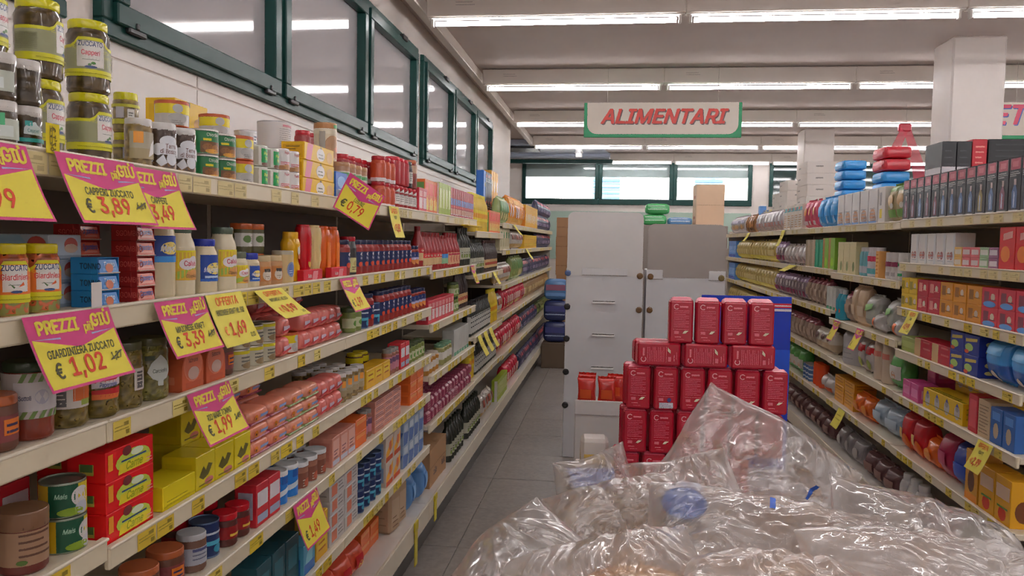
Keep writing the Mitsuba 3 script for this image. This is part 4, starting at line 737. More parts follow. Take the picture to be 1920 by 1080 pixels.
for nm, c, c2 in (('yellow', 'd8b422', '9a8a2c'), ('crimson', 'b02434', 'd98a84'), ('orange', 'd08a20', '8f5a1c'), ('coral', 'c8384a', '7a3a4a')):
    mk_box(f'{nm}_pudding_box', 'box', .13 if nm != 'yellow' else .10, .09, .075, c, [('r', -.045, .02, -.005, .06, c2), ('e', .025, .04, .016, .014, 'd9c9b4'), ('l', .0, .05, 1, .02, .004, c2)]+([('e', .0, .012, .05, .012, '5f9ad8')] if nm == 'coral' else []), [('r', -.03, .015, .03, .06, c2)])
mk_box('green_tray', 'box', .20, .12, .07, '9aa858', [('r', -.09, .02, .09, .05, 'aab86a')], [])
mk_box('beige_red_box', 'box', .20, .10, .085, 'b01e30', [('r', -.1, 0, -.03, .085, 'cfae7c'), ('l', .0, .08, 2, .03, .008, 'c25a5c')], [('r', -.04, .01, .04, .07, 'd4b684')])
mk_box('navy_cocoa_box', 'box', .13, .09, .082, '1f2f80', [('e', -.02, .03, .035, .016, 'a9c46a'), ('p', [(-.05, .05), (.05, .058), (.05, .07), (-.05, .064)], 'c9b45a'), ('e', -.04, .012, .02, .008, 'd0502c')], [('e', .0, .05, .02, .01, 'c9c07a'), ('e', .0, .02, .02, .008, 'c9c07a')])
mk_pouch('sky_blue_bag', 'bag', .19, .13, .174, '3f94d4', [('r', -.07, .11, .07, .15, '62b0e6'), ('e', .01, .03, .025, .02, 'd9cfc4')], [(0, .42, '2456a4')], seed=27, wob=.12)
mk_box('pink_cake_box', 'box', .10, .09, .085, 'c9508c', [('r', -.04, .02, .04, .06, 'd97aa8')], [('r', -.03, .02, .03, .06, 'd9a0b8')])
eg = lambda x: [('e', x, .045, .026, .030, 'b9b4ae'), ('e', x, .062, .016, .014, '9a958f'), ('p', [(x-.014, .070), (x+.014, .070), (x, .085)], '55549a')]
mk_box('long_yellow_candy_box', 'box', .40, .11, .092, 'dcb51c', eg(-.15)+eg(-.05)+eg(.05)+eg(.15)+[('l', -.19, .19, 1, .02, .004, '8a7a1c')], [('l', -.04, .04, 3, .02, .006, 'a8901c')], top=[('r', -.19, -.045, .19, -.035, '7a6a1c'), ('r', -.17, -.028, .12, -.020, '7a6a1c')])
mk_box('red_biscuit_box', 'box', .08, .08, .15, 'b82a38', [('r', -.03, .02, .03, .13, 'c94a54')], [])
mk_box('beige_text_box', 'box', .10, .08, .145, 'bfa684', [('l', -.04, .04, 9, .013, .004, '8f7a5c')], [])
mk_box('blue_animal_box', 'box', .09, .08, .135, '2f5fa4', [('e', 0, .05, .02, .03, 'b9a68c'), ('r', -.03, .09, .03, .12, '4f86c8')], [])
mk_pouch('red_candy_bag', 'bag', .15, .11, .19, 'b81f26', [('r', -.04, .06, .0, .11, 'd9b06a'), ('e', .03, .05, .03, .04, 'd8641c')], [(0, .3, 'cf4a1c')], seed=28)
mk_pouch('orange_candy_bag', 'bag', .15, .12, .14, 'd8641c', [('e', 0, .06, .04, .03, 'e08a2c')], seed=29)
mk_pouch('magenta_candy_bag', 'bag', .15, .12, .20, '9c2444', [('r', -.04, .06, .04, .12, 'b84a6a')], seed=30)
mk_pouch('navy_candy_bag', 'bag', .16, .12, .20, '21398c', [('r', -.05, .05, .05, .11, '3352b0')], seed=31)
mk_box('yellow_tomato_box', 'box', .12, .09, .17, 'dca01e', [('e', .0, .035, .03, .026, 'c8341c'), ('r', -.04, .055, .04, .062, '4f7a2c'), ('r', -.05, .09, .05, .14, 'e0c0a4')], [('e', 0, .06, .03, .04, '6a3a1c')])
mk_box('brown_yellow_box', 'box', .11, .09, .20, 'c9902c', [('e', 0, .08, .03, .045, '5c2f18'), ('r', -.055, .0, .055, .03, 'dc8a1e')], [])
mk_bottle('white_tub', 'tub', .16, [(.040, .003), (.043, .01), (.043, .115)], 'd9d4d2', 'dcd8d6', .042, .03, (.02, .10, .043, None, [('r', -.03, .0, .03, .02, 'b0a8a8'), ('r', -.06, .05, .06, .075, '7a2c4a')], 2.0), mt='m_gloss')
mk_bottle('green_white_tub', 'tub', .16, [(.040, .003), (.043, .01), (.043, .115)], 'd9d8d2', 'dcdad6', .042, .03, (.02, .10, .043, None, [('r', -.06, .055, .06, .075, '1f7a4a'), ('r', -.03, .005, .03, .02, '2f8a5a')], 2.0), mt='m_gloss')
mk_bottle('pastel_tube', 'tube', .17, [(.026, .003), (.030, .01), (.031, .10), (.028, .14)], 'd2cdd0', 'dcd6d8', .024, .03, (.02, .12, .031, None, [('r', -.03, .07, .03, .10, 'c8405c'), ('r', -.03, 0, .03, .03, '5fa8b0')], 2.0), mt='m_gloss')
mk_bottle('teal_tube', 'tube', .17, [(.028, .003), (.031, .01), (.032, .12), (.026, .145)], '6fa8b0', 'dcdcdc', .024, .025, (.02, .06, .032, 'b9bcc4', [], 2.0), mt='m_gloss')
mk_box('orange_tube_box', 'box', .055, .055, .15, 'd9a05a', [('l', -.02, .02, 6, .02, .007, 'b9782c')], [])
mk_box('beige_tall_box', 'box', .13, .07, .20, 'b7a68c', [('r', -.06, .0, .0, .2, 'a09078')], [('r', -.03, .02, .03, .18, 'c9bfb0')])
mk_box('green_tall_box', 'box', .10, .07, .20, '1f8a6a', [('r', -.01, .02, .04, .18, '28a07c')], [])
mk_box('lime_tall_box', 'box', .14, .07, .21, '7fae3c', [('r', -.07, 0, -.02, .21, 'a8804a'), ('e', .02, .05, .03, .03, '8fc020')], [])
mk_box('cream_tall_box', 'box', .12, .07, .20, 'd6cb9e', [('e', .02, .05, .02, .03, '7a8a5a')], [])
mk_pouch('white_twist_bag', 'bag', .12, .10, .17, 'cfc8c8', [('r', -.03, .03, .03, .07, 'b09a9a')], [(.0, .3, 'b0a0a4')], seed=32)
mk_pouch('yellow_gold_bag', 'bag', .15, .12, .21, 'cbb56c', [('r', -.05, .06, .05, .11, 'd9c88a'), ('e', .0, .14, .03, .02, 'b09a4a')], [(0, .2, 'd8c84a')], seed=33, wob=.2)
mk_pouch('mixed_snack_bag', 'bag', .11, .09, .19, '8a7a84', [('r', -.04, .03, .04, .07, '8a3a5a'), ('e', 0, .11, .03, .025, 'bcb0b4')], [(.8, 1, 'a48ab0')], seed=34)
mk_pouch('tan_snack_bag', 'bag', .12, .09, .19, '9a8474', [('r', -.04, .06, .04, .11, 'b09a88')], [(.85, 1, '7a3440')], seed=35)
mk_box('white_slim_box', 'box', .075, .07, .15, 'b9bab4', [('r', -.03, .0, .03, .02, '3f8a6a')], [])
mk_bottle('teal_bottle', 'bottle', .21, [(.034, .003), (.037, .01), (.037, .12), (.018, .165)], '2a8aa0', 'd2d8da', .016, .03, (.03, .09, .037, None, [('e', 0, .03, .014, .012, 'c8643c')], 1.4), mt='m_gloss')
mk_pouch('beige_doypack', 'bag', .13, .09, .24, 'c4a888', [('r', -.04, .06, .04, .12, 'd2bca0')], seed=36, wob=.18)
mk_pouch('pale_green_bag', 'bag', .17, .12, .20, 'a9aca2', [('p', [(-.05, .1), (.05, .12), (.05, .15), (-.05, .14)], '8fc07a'), ('r', -.05, .03, .05, .06, '8a8a86')], [(.8, 1, 'b9bab4')], seed=37)
mk_pouch('orange_white_bag', 'bag', .14, .11, .11, 'b9b4b0', [('p', [(-.05, .02), (.0, .02), (.02, .08), (-.03, .08)], 'dc641e')], seed=38)
m_roll = M().lathe([([(0, 0), (.15, 0)], 'a9a6a6'), ([(.15, 0), (.158, .02), (.158, .17), (.14, .20), (0, .205)], 'b3b0b0')], 24)
g_roll = M(); on_cyl(g_roll, [('r', -.06, .08, -.03, .12, '2b3040'), ('r', -.06, .12, -.02, .13, '2b3040'), ('l', .0, .1, 3, .03, .006, '9a989a')], .158)
kind('grey_drum_tub', [('tub', m_roll, 'm_satin'), ('print', g_roll, 'm_satin')], .205, 'tub', .31)
mk_pouch('red_white_bag', 'bag', .14, .11, .20, 'c4bdb8', [('r', -.06, .12, .06, .16, 'c0262c'), ('e', .02, .06, .03, .03, '9aa84a')], seed=39)
mk_bottle('cream_canister', 'canister', .22, [(.056, .003), (.058, .01), (.058, .20)], 'c2ae98', 'c9b8a4', .058, .012, (.03, .17, .058, None, [('r', -.05, .10, .05, .13, 'c87a6a')], 1.4), mt='m_satin')
mk_pouch('green_white_bag', 'bag', .15, .11, .20, '4f9a4a', [('r', -.06, .05, .06, .12, 'd2cec4'), ('e', 0, .07, .02, .02, 'c98a5a')], [(0, .15, '3a8a4a')], seed=40)
mk_pouch('white_brown_bag', 'bag', .14, .10, .15, 'c9bfb0', [('e', 0, .10, .03, .02, '4a2a24')], [(0, .4, 'b09a7c')], seed=41)
mk_box('orange_flat_box', 'box', .22, .12, .04, 'd87a1e', [('l', -.09, .09, 2, .014, .004, '9a5a1c')], [])
mk_bottle('orange_pack', 'bottle', .17, [(.034, .003), (.036, .01), (.036, .13)], 'd84a1c', 'd8521c', .034, .03, None, mt='m_film')
mk_can('blue_striped_can', 'can', .036, .12, '4a6a9a', [('r', -.1, .02, .1, .03, 'c9d2dc'), ('r', -.1, .05, .1, .06, 'c9d2dc'), ('r', -.1, .085, .1, .095, 'c9d2dc')])
mk_box('yellow_stack_box', 'box', .20, .13, .055, 'd8941e', [('l', -.08, .08, 2, .018, .006, 'b8741a')], [('l', -.05, .05, 2, .018, .006, 'a8641a')])
mk_pouch('white_orange_bag', 'bag', .13, .10, .12, 'c9c2bc', [('r', -.05, .02, .05, .05, 'd2541f')], seed=42)
mk_pouch('ice_blue_bag', 'bag', .20, .14, .16, '9aaebc', [('r', -.06, .05, .06, .1, 'b0c0cc')], seed=43)
mk_pouch('dark_bag', 'bag', .16, .12, .15, '5a3a3a', [('r', -.05, .04, .05, .09, '8a6a60')], seed=44)
mk_pouch('grey_cat_bag', 'bag', .16, .12, .16, '8f8a8a', [('e', 0, .08, .04, .03, 'b9b4b0')], seed=45)
mk_bottle('white_cleaner_bottle', 'bottle', .19, [(.038, .003), (.041, .01), (.041, .12), (.030, .15)], 'd9d6d2', 'e0dedb', .026, .03, None, mt='m_gloss')
mk_pouch('pink_striped_bag', 'bag', .14, .10, .15, 'a8787a', [('l', -.05, .05, 5, .022, .009, '5c4446')], seed=46)
mk_pouch('leafy_bag', 'bag', .16, .12, .17, '6a7a4a', [('e', -.02, .09, .03, .03, 'd2d4c4'), ('e', .03, .06, .03, .025, '3f6a34'), ('r', -.06, .02, .06, .04, 'b99a6a')], seed=47)
# --- coffee packs of the stack
def coffee(name, bar):
    w, d, h = .0815, .058, .148
    m = M().box(-w/2, w/2, -d/2, d/2, 0, h, 'a50d28', .006)
    m.flat([(-w/2+.004, -d/2+.003, h), (w/2-.004, -d/2+.003, h), (w/2-.004, d/2-.003, h), (-w/2+.004, d/2-.003, h), (-w*.36, 0, h+.007), (w*.36, 0, h+.007)], [[0, 1, 5, 4], [2, 3, 4, 5]], 'cf5a70')
    m.flat([(-w/2+.004, -d/2+.003, h), (-w*.36, 0, h+.007), (-w/2+.004, d/2-.003, h), (w/2-.004, d/2-.003, h), (w*.36, 0, h+.007), (w/2-.004, -d/2+.003, h)], [[0, 1, 2], [3, 4, 5]], 'bb3c56')
    f = M(); c = 'd97a88'
    L = [('p', [(-.018+.010*math.cos(a), .127+.010*math.sin(a)) for a in np.linspace(.6, 5.6, 14)]+[(-.018+.0065*math.cos(a), .127+.0065*math.sin(a)) for a in np.linspace(5.6, .6, 14)], 'dd9aa4'), ('r', -.006, .124, .022, .130, c)]
    L += [('r', -.026, .056+i*.0062, .026-.012*(i % 3 == 1), .0585+i*.0062, 'c95a6c') for i in range(10)]
    L += [('r', -.028, .048, .028, .0492, c), ('r', -.024, .032, -.008, .042, 'd27080'), ('r', -.022, .020, .0, .023, c), ('r', -.016, .012, .01, .0145, 'c95a6c')]
    L += [('p', [(.004, .034), (.014, .034), (.026, .044), (.012, .044)], 'e2dcc4')] if not bar else [('r', -.022, .006, .026, .026, 'c9c6d4'), ('l', -.02, .024, 3, .006, .0015, '6a6a80'), ('e', .012, .036, .007, .008, '3a3f74')]
    on_front(f, L, -d/2-.0002)
    kind(name, [('pack', m, 'm_film'), ('print', f, 'm_satin')], h, 'coffee pack', w)
coffee('coffee_pack', False); coffee('barcoded_coffee_pack', True)
mk_pouch('small_red_bag', 'bag', .10, .06, .16, 'c8281e', [('r', -.03, .04, .03, .09, 'd85a2c')], seed=50)
mk_box('white_yellow_pack', 'pack', .10, .10, .09, 'cfc8c0', [('r', -.05, 0, .05, .035, 'c9aa5a')], [('r', -.05, 0, .05, .035, 'b89a4a')], bev=.012)
mk_pouch('blue_black_pack', 'bag', .16, .12, .15, '1c1c20', [('r', -.06, .10, .06, .13, '2f66b8'), ('e', .03, .08, .03, .02, 'c9cbd0')], [(.7, 1, '2a62b4')], seed=51)
mk_round('water_six_pack', 'bottle pack', .30, .22, .26, '4f7fb4', [('r', -.12, .12, .12, .19, '8f5a74'), ('r', -.12, .05, .12, .09, '6f9ad0')], .5)
mk_round('navy_water_six_pack', 'bottle pack', .30, .22, .26, '2a3564', [('l', -.12, .12, 2, .06, .014, '9aa8c8'), ('r', -.12, .12, .12, .19, '4a4f8a')], .5)
mk_round('green_bottle_pack', 'bottle pack', .36, .26, .16, '3fa05a', [('l', -.14, .14, 2, .05, .014, 'a9d8b4')], .5)
mk_round('blue_bottle_pack', 'bottle pack', .36, .26, .12, '5f8fc0', [('l', -.14, .14, 2, .04, .012, 'c9d8ea')], .5)
mk_box('brown_shipping_carton', 'carton', .46, .38, .27, 'a8805e', [('r', -.23, .132, .23, .138, '8a6444')], [('r', -.19, .132, .19, .138, '8a6444')], mt='m_matte')
mk_box('beige_shipping_carton', 'carton', .40, .34, .30, 'd2b498', [('r', -.2, .0, .2, .004, 'a88a70')], [('r', -.1, .1, .1, .14, 'b8826a')], mt='m_matte')
mk_box('pale_blue_box', 'box', .08, .07, .20, '5f94d8', [('r', -.03, .06, .03, .14, '8fbaec'), ('r', -.04, 0, .04, .04, '3a5ab0')], [])

# ================================================================== putting goods on the shelves
tiers = {1: [''], 2: ['lower tier', 'upper tier'], 3: ['bottom tier', 'middle tier', 'top tier']}
def run(side, si, name, setback, ys, desc, stack=1, rots=(0,), lift=0.0, where=None, jit=.001):
    """a row of one kind on shelf si: centres ys along the aisle, setback from the shelf edge to their fronts"""
    h, cat, w, d = KIND[name]
    sg = 1 if side == 'L' else -1
    bi, b = bay_at(side, ys[0])
    wh = where or f'on {"left" if side == "L" else "right"} {NAMES[len(b[2])][min(si, len(b[2])-1)]} shelf'
    n = len(ys); soft = cat in ('bag',)
    for j, y in enumerate(sorted(ys)):
        z = bay_at(side, y)[1][2]; z = z[min(si, len(z)-1)]-.006
        for t in range(stack):
            lab = f'{desc} {wh}'
            if n > 1: lab += f', {ordn[j] if j < 20 else str(j+1)+"th"} from near end'
            if stack > 1: lab += ', '+(tiers[stack][t] if stack in tiers else f'{ordn[t]} tier up')
            if len(lab.split()) > 16: lab = lab.replace(' from near end', ' along').replace(' tier up', ' tier')
            if len(lab.split()) > 16: lab = lab.replace(' on left', ' left').replace(' on right', ' right').replace('second row', 'row two').replace('in rear row', 'in back')
            r = rots[(j*stack+t) % len(rots)]+rng.uniform(-1.2, 1.2)*(jit > 0)*(7 if soft else 1)
            x = XS[side]-sg*(max(setback, .004)+d/2+rng.uniform(0, jit))
            put(name, x, y+rng.uniform(-1, 1)*.0006, z+lift+t*(h+.0004)+.0003, (90 if side == 'L' else -90)+r, lab, f'{desc}s {wh}' if n*stack > 1 else None)

# ------------------------------------------------------------------ the goods, shelf by shelf (metres)
run('L', 0, 'caper_jar', 0.05, [1.130, 1.256, 1.386], 'large yellow-lidded caper jar', rots=(0,))
run('L', 0, 'caper_jar', 0.05, [1.130, 1.256, 1.386], 'large yellow-lidded caper jar stacked on another', lift=0.1314, rots=(10, 28, -48))
run('L', 0, 'teal_label_caper_jar', 0.0, [1.146], 'small white-lidded caper jar with teal label', rots=(-25,))
run('L', 0, 'dark_caper_jar', 0.0, [1.144], 'small white-lidded unlabelled caper jar stacked', lift=0.0694)
run('L', 0, 'green_label_caper_jar', 0.0, [1.094], 'small white-lidded caper jar with green label', stack=2, rots=(-40, -70))
run('L', 0, 'small_preserve_jar', 0.085, [1.531], 'narrow yellow-lidded preserve jar with barcode', stack=2, rots=(-30, -60))
run('L', 0, 'mushroom_jar', 0.02, [1.473], 'white-lidded mushroom jar with orange label', rots=(-30,))
run('L', 0, 'wood_mushroom_jar', 0.005, [1.532, 1.609], 'dark mushroom jar with white mushroom-shaped label', rots=(-28,))
run('L', 0, 'yellow_legume_box', 0.24, [2.021], 'yellow legume box at the back', stack=3)
run('L', 0, 'mushroom_can', 0.01, [1.714, 1.798], 'green mushroom can', stack=2, rots=(-18, -26))
run('L', 0, 'lentil_can', 0.01, [1.891], 'yellow-and-grey lentil can', stack=2, rots=(-20,))
run('L', 0, 'lentil_can', 0.1, [1.748, 1.945], 'yellow-and-grey lentil can in rear row', stack=3, rots=(-40,))
run('L', 0, 'pea_can', 0.01, [1.972, 2.043], 'white pea can with green panel', stack=2, rots=(-22,))
run('L', 0, 'pea_can', 0.09, [2.054, 2.125], 'white pea can with green panel in rear row', stack=2, rots=(-22,))
run('L', 0, 'short_white_can', 0.09, [2.086], 'small plain white can on top of pea cans', lift=0.109)
run('L', 0, 'bean_can', 0.01, [2.114, 2.183], 'white bean can with red lettering', stack=2, rots=(-18,))
run('L', 0, 'bean_can', 0.1, [2.262, 2.332], 'white bean can with red lettering in rear row', stack=2, rots=(-18,))
run('L', 0, 'tall_white_can', 0.085, [2.300], 'big white can with red foot band on top of bean cans', lift=0.118)
run('L', 0, 'yellow_crispbread_carton', 0.008, [2.342], 'long yellow carton with pink stripe', stack=3)
run('L', 0, 'tomato_jar', 0.25, [2.882, 2.959, 3.031], 'red-lidded tomato jar at the back', stack=3)
run('L', 0, 'bean_jar', 0.07, [2.502, 2.566], 'cream and green bean jar in rear row')
run('L', 0, 'soup_can', 0.06, [2.631], 'tall beige soup can standing on bean jars', lift=0.131, rots=(-25,))
run('L', 0, 'blue_fish_box', 0.004, [2.529], 'small blue box with fish picture')
run('L', 0, 'bean_jar', 0.01, [2.621, 2.686, 2.750, 2.815], 'cream and green bean jar', rots=(-20,))
run('L', 0, 'orange_sauce_jar', 0.01, [3.052, 3.120, 3.187], 'orange sauce jar with red lid', stack=2)
run('L', 0, 'tomato_jar', 0.085, [2.839, 2.913, 2.986, 3.056, 3.127], 'red-lidded tomato jar in rear row', stack=2)
run('L', 0, 'white_label_passata_jar', 0.012, [3.260, 3.332, 3.405, 3.477, 3.549], 'white-labelled tomato jar')
run('L', 0, 'passata_jar', 0.01, [3.260, 3.332, 3.405], 'plain red passata jar stacked on white-labelled jar', lift=0.101)
run('L', 0, 'dark_sauce_jar', 0.012, [3.477], 'dark sauce jar stacked on white-labelled jar', lift=0.101)
run('L', 0, 'peeled_tomato_jar', 0.012, [3.555], 'orange-lidded peeled tomato jar stacked', lift=0.101)
run('L', 0, 'red_white_pack', 0.01, [3.629, 3.709], 'red and white pack')
run('L', 0, 'orange_rice_box', 0.02, [3.793, 3.882, 3.971], 'orange and yellow rice box')
run('L', 0, 'green_stock_box', 0.01, [4.053, 4.127, 4.201, 4.276], 'lime green box with white edge')
run('L', 0, 'red_sauce_brick', 0.01, [4.342, 4.402, 4.461, 4.520, 4.580, 4.639, 4.698, 4.758, 4.817, 4.877, 4.936, 4.995], 'red tomato sauce brick with blue band')
run('L', 0, 'seed_oil_bottle', 0.01, [5.101, 5.184, 5.266, 5.349, 5.432, 5.514, 5.597], 'yellow seed oil bottle')
run('L', 0, 'orange_rice_box', 0.01, [5.725, 5.814, 5.904, 5.993, 6.082, 6.172], 'orange and red carton')
run('L', 0, 'blue_pasta_box', 0.16, [6.360], 'plain blue pasta box standing high at the back', stack=2)
run('L', 0, 'black_pasta_box', 0.16, [6.470, 6.580, 6.690], 'black pasta box with red oval emblem', stack=2)
run('L', 0, 'yellow_pasta_box', 0.17, [6.830, 6.960, 7.090], 'tall yellow pasta box at the back', stack=2)
run('L', 0, 'clear_pasta_bag', 0.01, [6.362, 6.488, 6.615, 6.741], 'clear and green pasta bag')
run('L', 0, 'orange_pasta_bag', 0.01, [6.888, 7.028, 7.168, 7.307, 7.447, 7.586, 7.726, 7.866], 'orange pasta bag')
run('L', 0, 'yellow_pasta_box', 0.01, [8.083, 8.208, 8.333, 8.458, 8.583, 8.708, 8.833, 8.958, 9.083, 9.209], 'yellow pasta box')
run('L', 0, 'navy_pasta_bag', 0.01, [9.378, 9.498, 9.618, 9.737, 9.857, 9.977, 10.096, 10.216, 10.336, 10.455, 10.575, 10.695, 10.814, 10.934, 11.054, 11.173], 'navy blue pasta bag', stack=2)
run('L', 1, 'garden_pickle_jar', 0.012, [1.052, 1.122, 1.193], 'orange-labelled pickle jar with yellow lid', rots=(-25,))
run('L', 1, 'surimi_carton', 0.076, [1.297], 'pale blue crab stick carton', stack=3)
run('L', 1, 'tuna_tin', 0.006, [1.322], 'blue foil tuna tin in blue sleeve', stack=3)
run('L', 1, 'mackerel_tin', 0.006, [1.449], 'coral mackerel tin in red sleeve', stack=5)
run('L', 1, 'mackerel_tin', 0.0785, [1.386], 'coral mackerel tin in red sleeve in rear row', stack=5)
run('L', 1, 'tall_mayonnaise_bottle', 0.004, [1.519], 'tall mayonnaise bottle with blue cap and label', rots=(-20,))
run('L', 1, 'cream_mayonnaise_jar', 0.004, [1.601, 1.790], 'tall mayonnaise jar with yellow label', rots=(-20,))
run('L', 1, 'mayonnaise_jar', 0.004, [1.698], 'blue-lidded mayonnaise jar with blue label', rots=(-20,))
run('L', 1, 'small_cream_mayonnaise_jar', 0.004, [1.852], 'small mayonnaise jar with yellow label', rots=(-20,))
run('L', 1, 'small_mayonnaise_jar', 0.004, [1.915], 'small blue-lidded mayonnaise jar', rots=(-20,))
run('L', 1, 'olive_jar', 0.09, [2.054, 2.130], 'orange-lidded olive jar in rear row', stack=2, rots=(-20,))
run('L', 1, 'sauce_pot', 0.006, [1.988, 2.059], 'brown sauce pot with round label', rots=(-20,))
run('L', 1, 'mustard_jar', 0.006, [2.136], 'mustard jar with round blue label', rots=(-20,))
run('L', 1, 'mustard_bottle', 0.024, [2.223], 'yellow squeeze mustard bottle')
run('L', 1, 'inverted_ketchup_bottle', 0.024, [2.311], 'red squeeze ketchup bottle')
run('L', 1, 'cream_sauce_bottle', 0.024, [2.394], 'cream squeeze bottle with green foot')
run('L', 1, 'orange_sauce_bottle', 0.024, [2.479, 2.560], 'orange sauce bottle')
run('L', 1, 'red_sauce_tray', 0.0, [2.284, 2.511], 'red cardboard sauce tray front')
run('L', 1, 'antipasto_jar', 0.01, [2.697], 'black jar with red cap and pale label')
run('L', 1, 'blue_label_sauce_jar', 0.01, [2.630, 2.764, 2.834, 2.904, 2.973, 3.043, 3.113, 3.182, 3.252, 3.322, 3.391, 3.461], 'red sauce jar with navy label')
run('L', 1, 'blue_label_sauce_jar', 0.09, [2.655, 2.724, 2.794, 2.864, 2.933, 3.003, 3.073, 3.143, 3.212, 3.282, 3.352], 'red sauce jar with navy label in rear row')
run('L', 1, 'orange_label_sauce_jar', 0.01, [3.530, 3.599], 'sauce jar with orange and blue label')
run('L', 1, 'ketchup_bottle', 0.02, [3.730, 3.795, 3.860, 3.930, 4.000, 4.070, 4.140], 'red ketchup bottle with beige label')
run('L', 1, 'blue_label_ketchup_bottle', 0.02, [4.230, 4.300], 'ketchup bottle with blue and green label')
run('L', 1, 'pulp_bottle', 0.02, [4.400, 4.480, 4.560, 4.640], 'tomato pulp bottle with pale label')
run('L', 1, 'oil_bottle', 0.02, [4.740, 4.820, 4.900, 4.980], 'dark oil bottle with pale label')
run('L', 1, 'oil_bottle', 0.02, [5.096, 5.168, 5.240, 5.312, 5.384, 5.457, 5.529], 'black oil bottle with green label')
run('L', 1, 'vinegar_bottle', 0.02, [5.652, 5.716, 5.780, 5.845, 5.909, 5.973, 6.037, 6.101, 6.165], 'dark vinegar bottle with tan label')
run('L', 1, 'beige_panel_pack', 0.02, [6.373, 6.518, 6.664, 6.809], 'beige pack with green square')
run('L', 1, 'white_pasta_bag', 0.01, [7.082, 7.208, 7.335, 7.461, 7.588, 7.714, 7.841], 'white and brown pasta bag')
run('L', 1, 'yellow_snack_pack', 0.01, [8.002, 8.107, 8.212, 8.316, 8.421, 8.526, 8.631, 8.735, 8.840, 8.945, 9.049, 9.154], 'yellow pasta packet', stack=2)
run('L', 1, 'navy_pasta_bag', 0.01, [9.378, 9.498, 9.618, 9.737, 9.857, 9.977, 10.096, 10.216, 10.336, 10.455, 10.575, 10.695, 10.814, 10.934, 11.054, 11.173], 'navy pasta bag')
run('L', 2, 'copper_lid_jar', 0.01, [1.085], 'dark jar with copper lid')
run('L', 2, 'striped_label_jar', 0.01, [1.168], 'red preserve jar with green striped label', rots=(-22,))
run('L', 2, 'pickle_jar', 0.012, [1.253], 'green pickle jar with barcode label', rots=(-22,))
run('L', 2, 'pepper_salad_jar', 0.008, [1.334], 'pepper salad jar with red and white label', rots=(-22,))
run('L', 2, 'pickle_jar', 0.01, [1.413], 'second green pickle jar beside the artichoke jar', rots=(40,))
run('L', 2, 'artichoke_jar', 0.006, [1.495], 'artichoke jar with white artichoke-shaped label', rots=(-24,))
run('L', 2, 'salmon_carton', 0.006, [1.600, 1.698], 'salmon-coloured carton with arched top')
run('L', 2, 'copper_lid_jar', 0.012, [1.786], 'brown jar with copper lid beside arched cartons')
run('L', 2, 'yellow_grey_can', 0.01, [1.869, 1.945, 2.021], 'grey can with yellow rim band', stack=2)
run('L', 2, 'lentil_can', 0.01, [2.173], 'grey lentil can with yellow band')
run('L', 2, 'pink_tuna_pack', 0.008, [2.099, 2.246, 2.315, 2.383, 2.452, 2.520], 'pink tuna tin pack', stack=2)
run('L', 2, 'pink_tuna_pack', 0.1, [2.134, 2.203, 2.271, 2.340, 2.408], 'pink tuna tin pack in rear row', stack=3)
run('L', 2, 'green_pesto_jar', 0.012, [2.702, 2.767], 'green sauce jar')
run('L', 2, 'navy_can', 0.01, [2.839, 2.980], 'navy and blue can')
run('L', 2, 'blue_label_sauce_jar', 0.01, [2.910, 3.051, 3.121, 3.191, 3.260, 3.330, 3.400, 3.470], 'red sauce jar with navy label')
run('L', 2, 'orange_label_sauce_jar', 0.01, [3.539, 3.608, 3.676, 3.745], 'sauce jar with orange and navy label')
run('L', 2, 'red_white_pack', 0.01, [3.840, 3.919, 3.998, 4.077, 4.156, 4.236, 4.315, 4.394], 'red and white tomato pack', stack=1)
run('L', 2, 'green_pesto_jar', 0.02, [4.550, 4.620], 'green pesto jar', stack=2)
run('L', 2, 'vinegar_bottle', 0.03, [4.712, 4.776, 4.840, 4.905, 4.969], 'dark vinegar bottle with tan label')
run('L', 2, 'white_label_oil_bottle', 0.02, [5.095, 5.164, 5.234, 5.304, 5.374, 5.443, 5.513, 5.583, 5.653, 5.722, 5.792, 5.862], 'black bottle with long white label')
run('L', 2, 'seed_oil_bottle', 0.02, [5.961, 6.044, 6.126, 6.209], 'yellow oil bottle')
run('L', 2, 'white_pasta_bag', 0.02, [6.362, 6.488, 6.615, 6.741, 6.868, 6.994], 'white pasta bag')
run('L', 2, 'clear_pasta_bag', 0.02, [7.182, 7.308, 7.435, 7.561, 7.688, 7.815, 7.941], 'clear pasta bag')
run('L', 2, 'navy_pasta_bag', 0.02, [8.064, 8.184, 8.304, 8.423, 8.543, 8.663, 8.782, 8.902, 9.022, 9.142, 9.261, 9.381, 9.501, 9.620, 9.740, 9.860, 9.979, 10.099, 10.219, 10.338, 10.458, 10.578, 10.697, 10.817, 10.937, 11.056, 11.176], 'navy pasta bag')
run('L', 3, 'paper_top_jar', 0.008, [1.145], 'jar wrapped in brown paper cap and label', rots=(-22,))
run('L', 3, 'artichoke_can', 0.006, [1.236], 'green and yellow vegetable can', stack=2, rots=(-16, -34))
run('L', 3, 'red_stock_box', 0.13, [1.160, 1.235], 'tall red stock box in rear row')
run('L', 3, 'red_beef_box', 0.002, [1.372], 'long red tinned-meat carton with yellow lettering', stack=3)
run('L', 3, 'red_beef_box', 0.085, [1.400], 'long red tinned-meat carton in rear row', stack=3)
run('L', 3, 'yellow_tray', 0.004, [1.541], 'open yellow display tray')
run('L', 3, 'yellow_tuna_carton', 0.006, [1.650, 1.739, 1.829], 'yellow tuna carton with dark fish')
run('L', 3, 'yellow_tuna_carton', 0.09, [1.740, 1.830], 'yellow tuna carton with dark fish in rear row', stack=2)
run('L', 3, 'tuna_pack', 0.006, [1.934, 2.052], 'salmon-pink tuna multipack', stack=3)
run('L', 3, 'tuna_pack', 0.095, [1.960, 2.080], 'salmon-pink tuna multipack in rear row', stack=4)
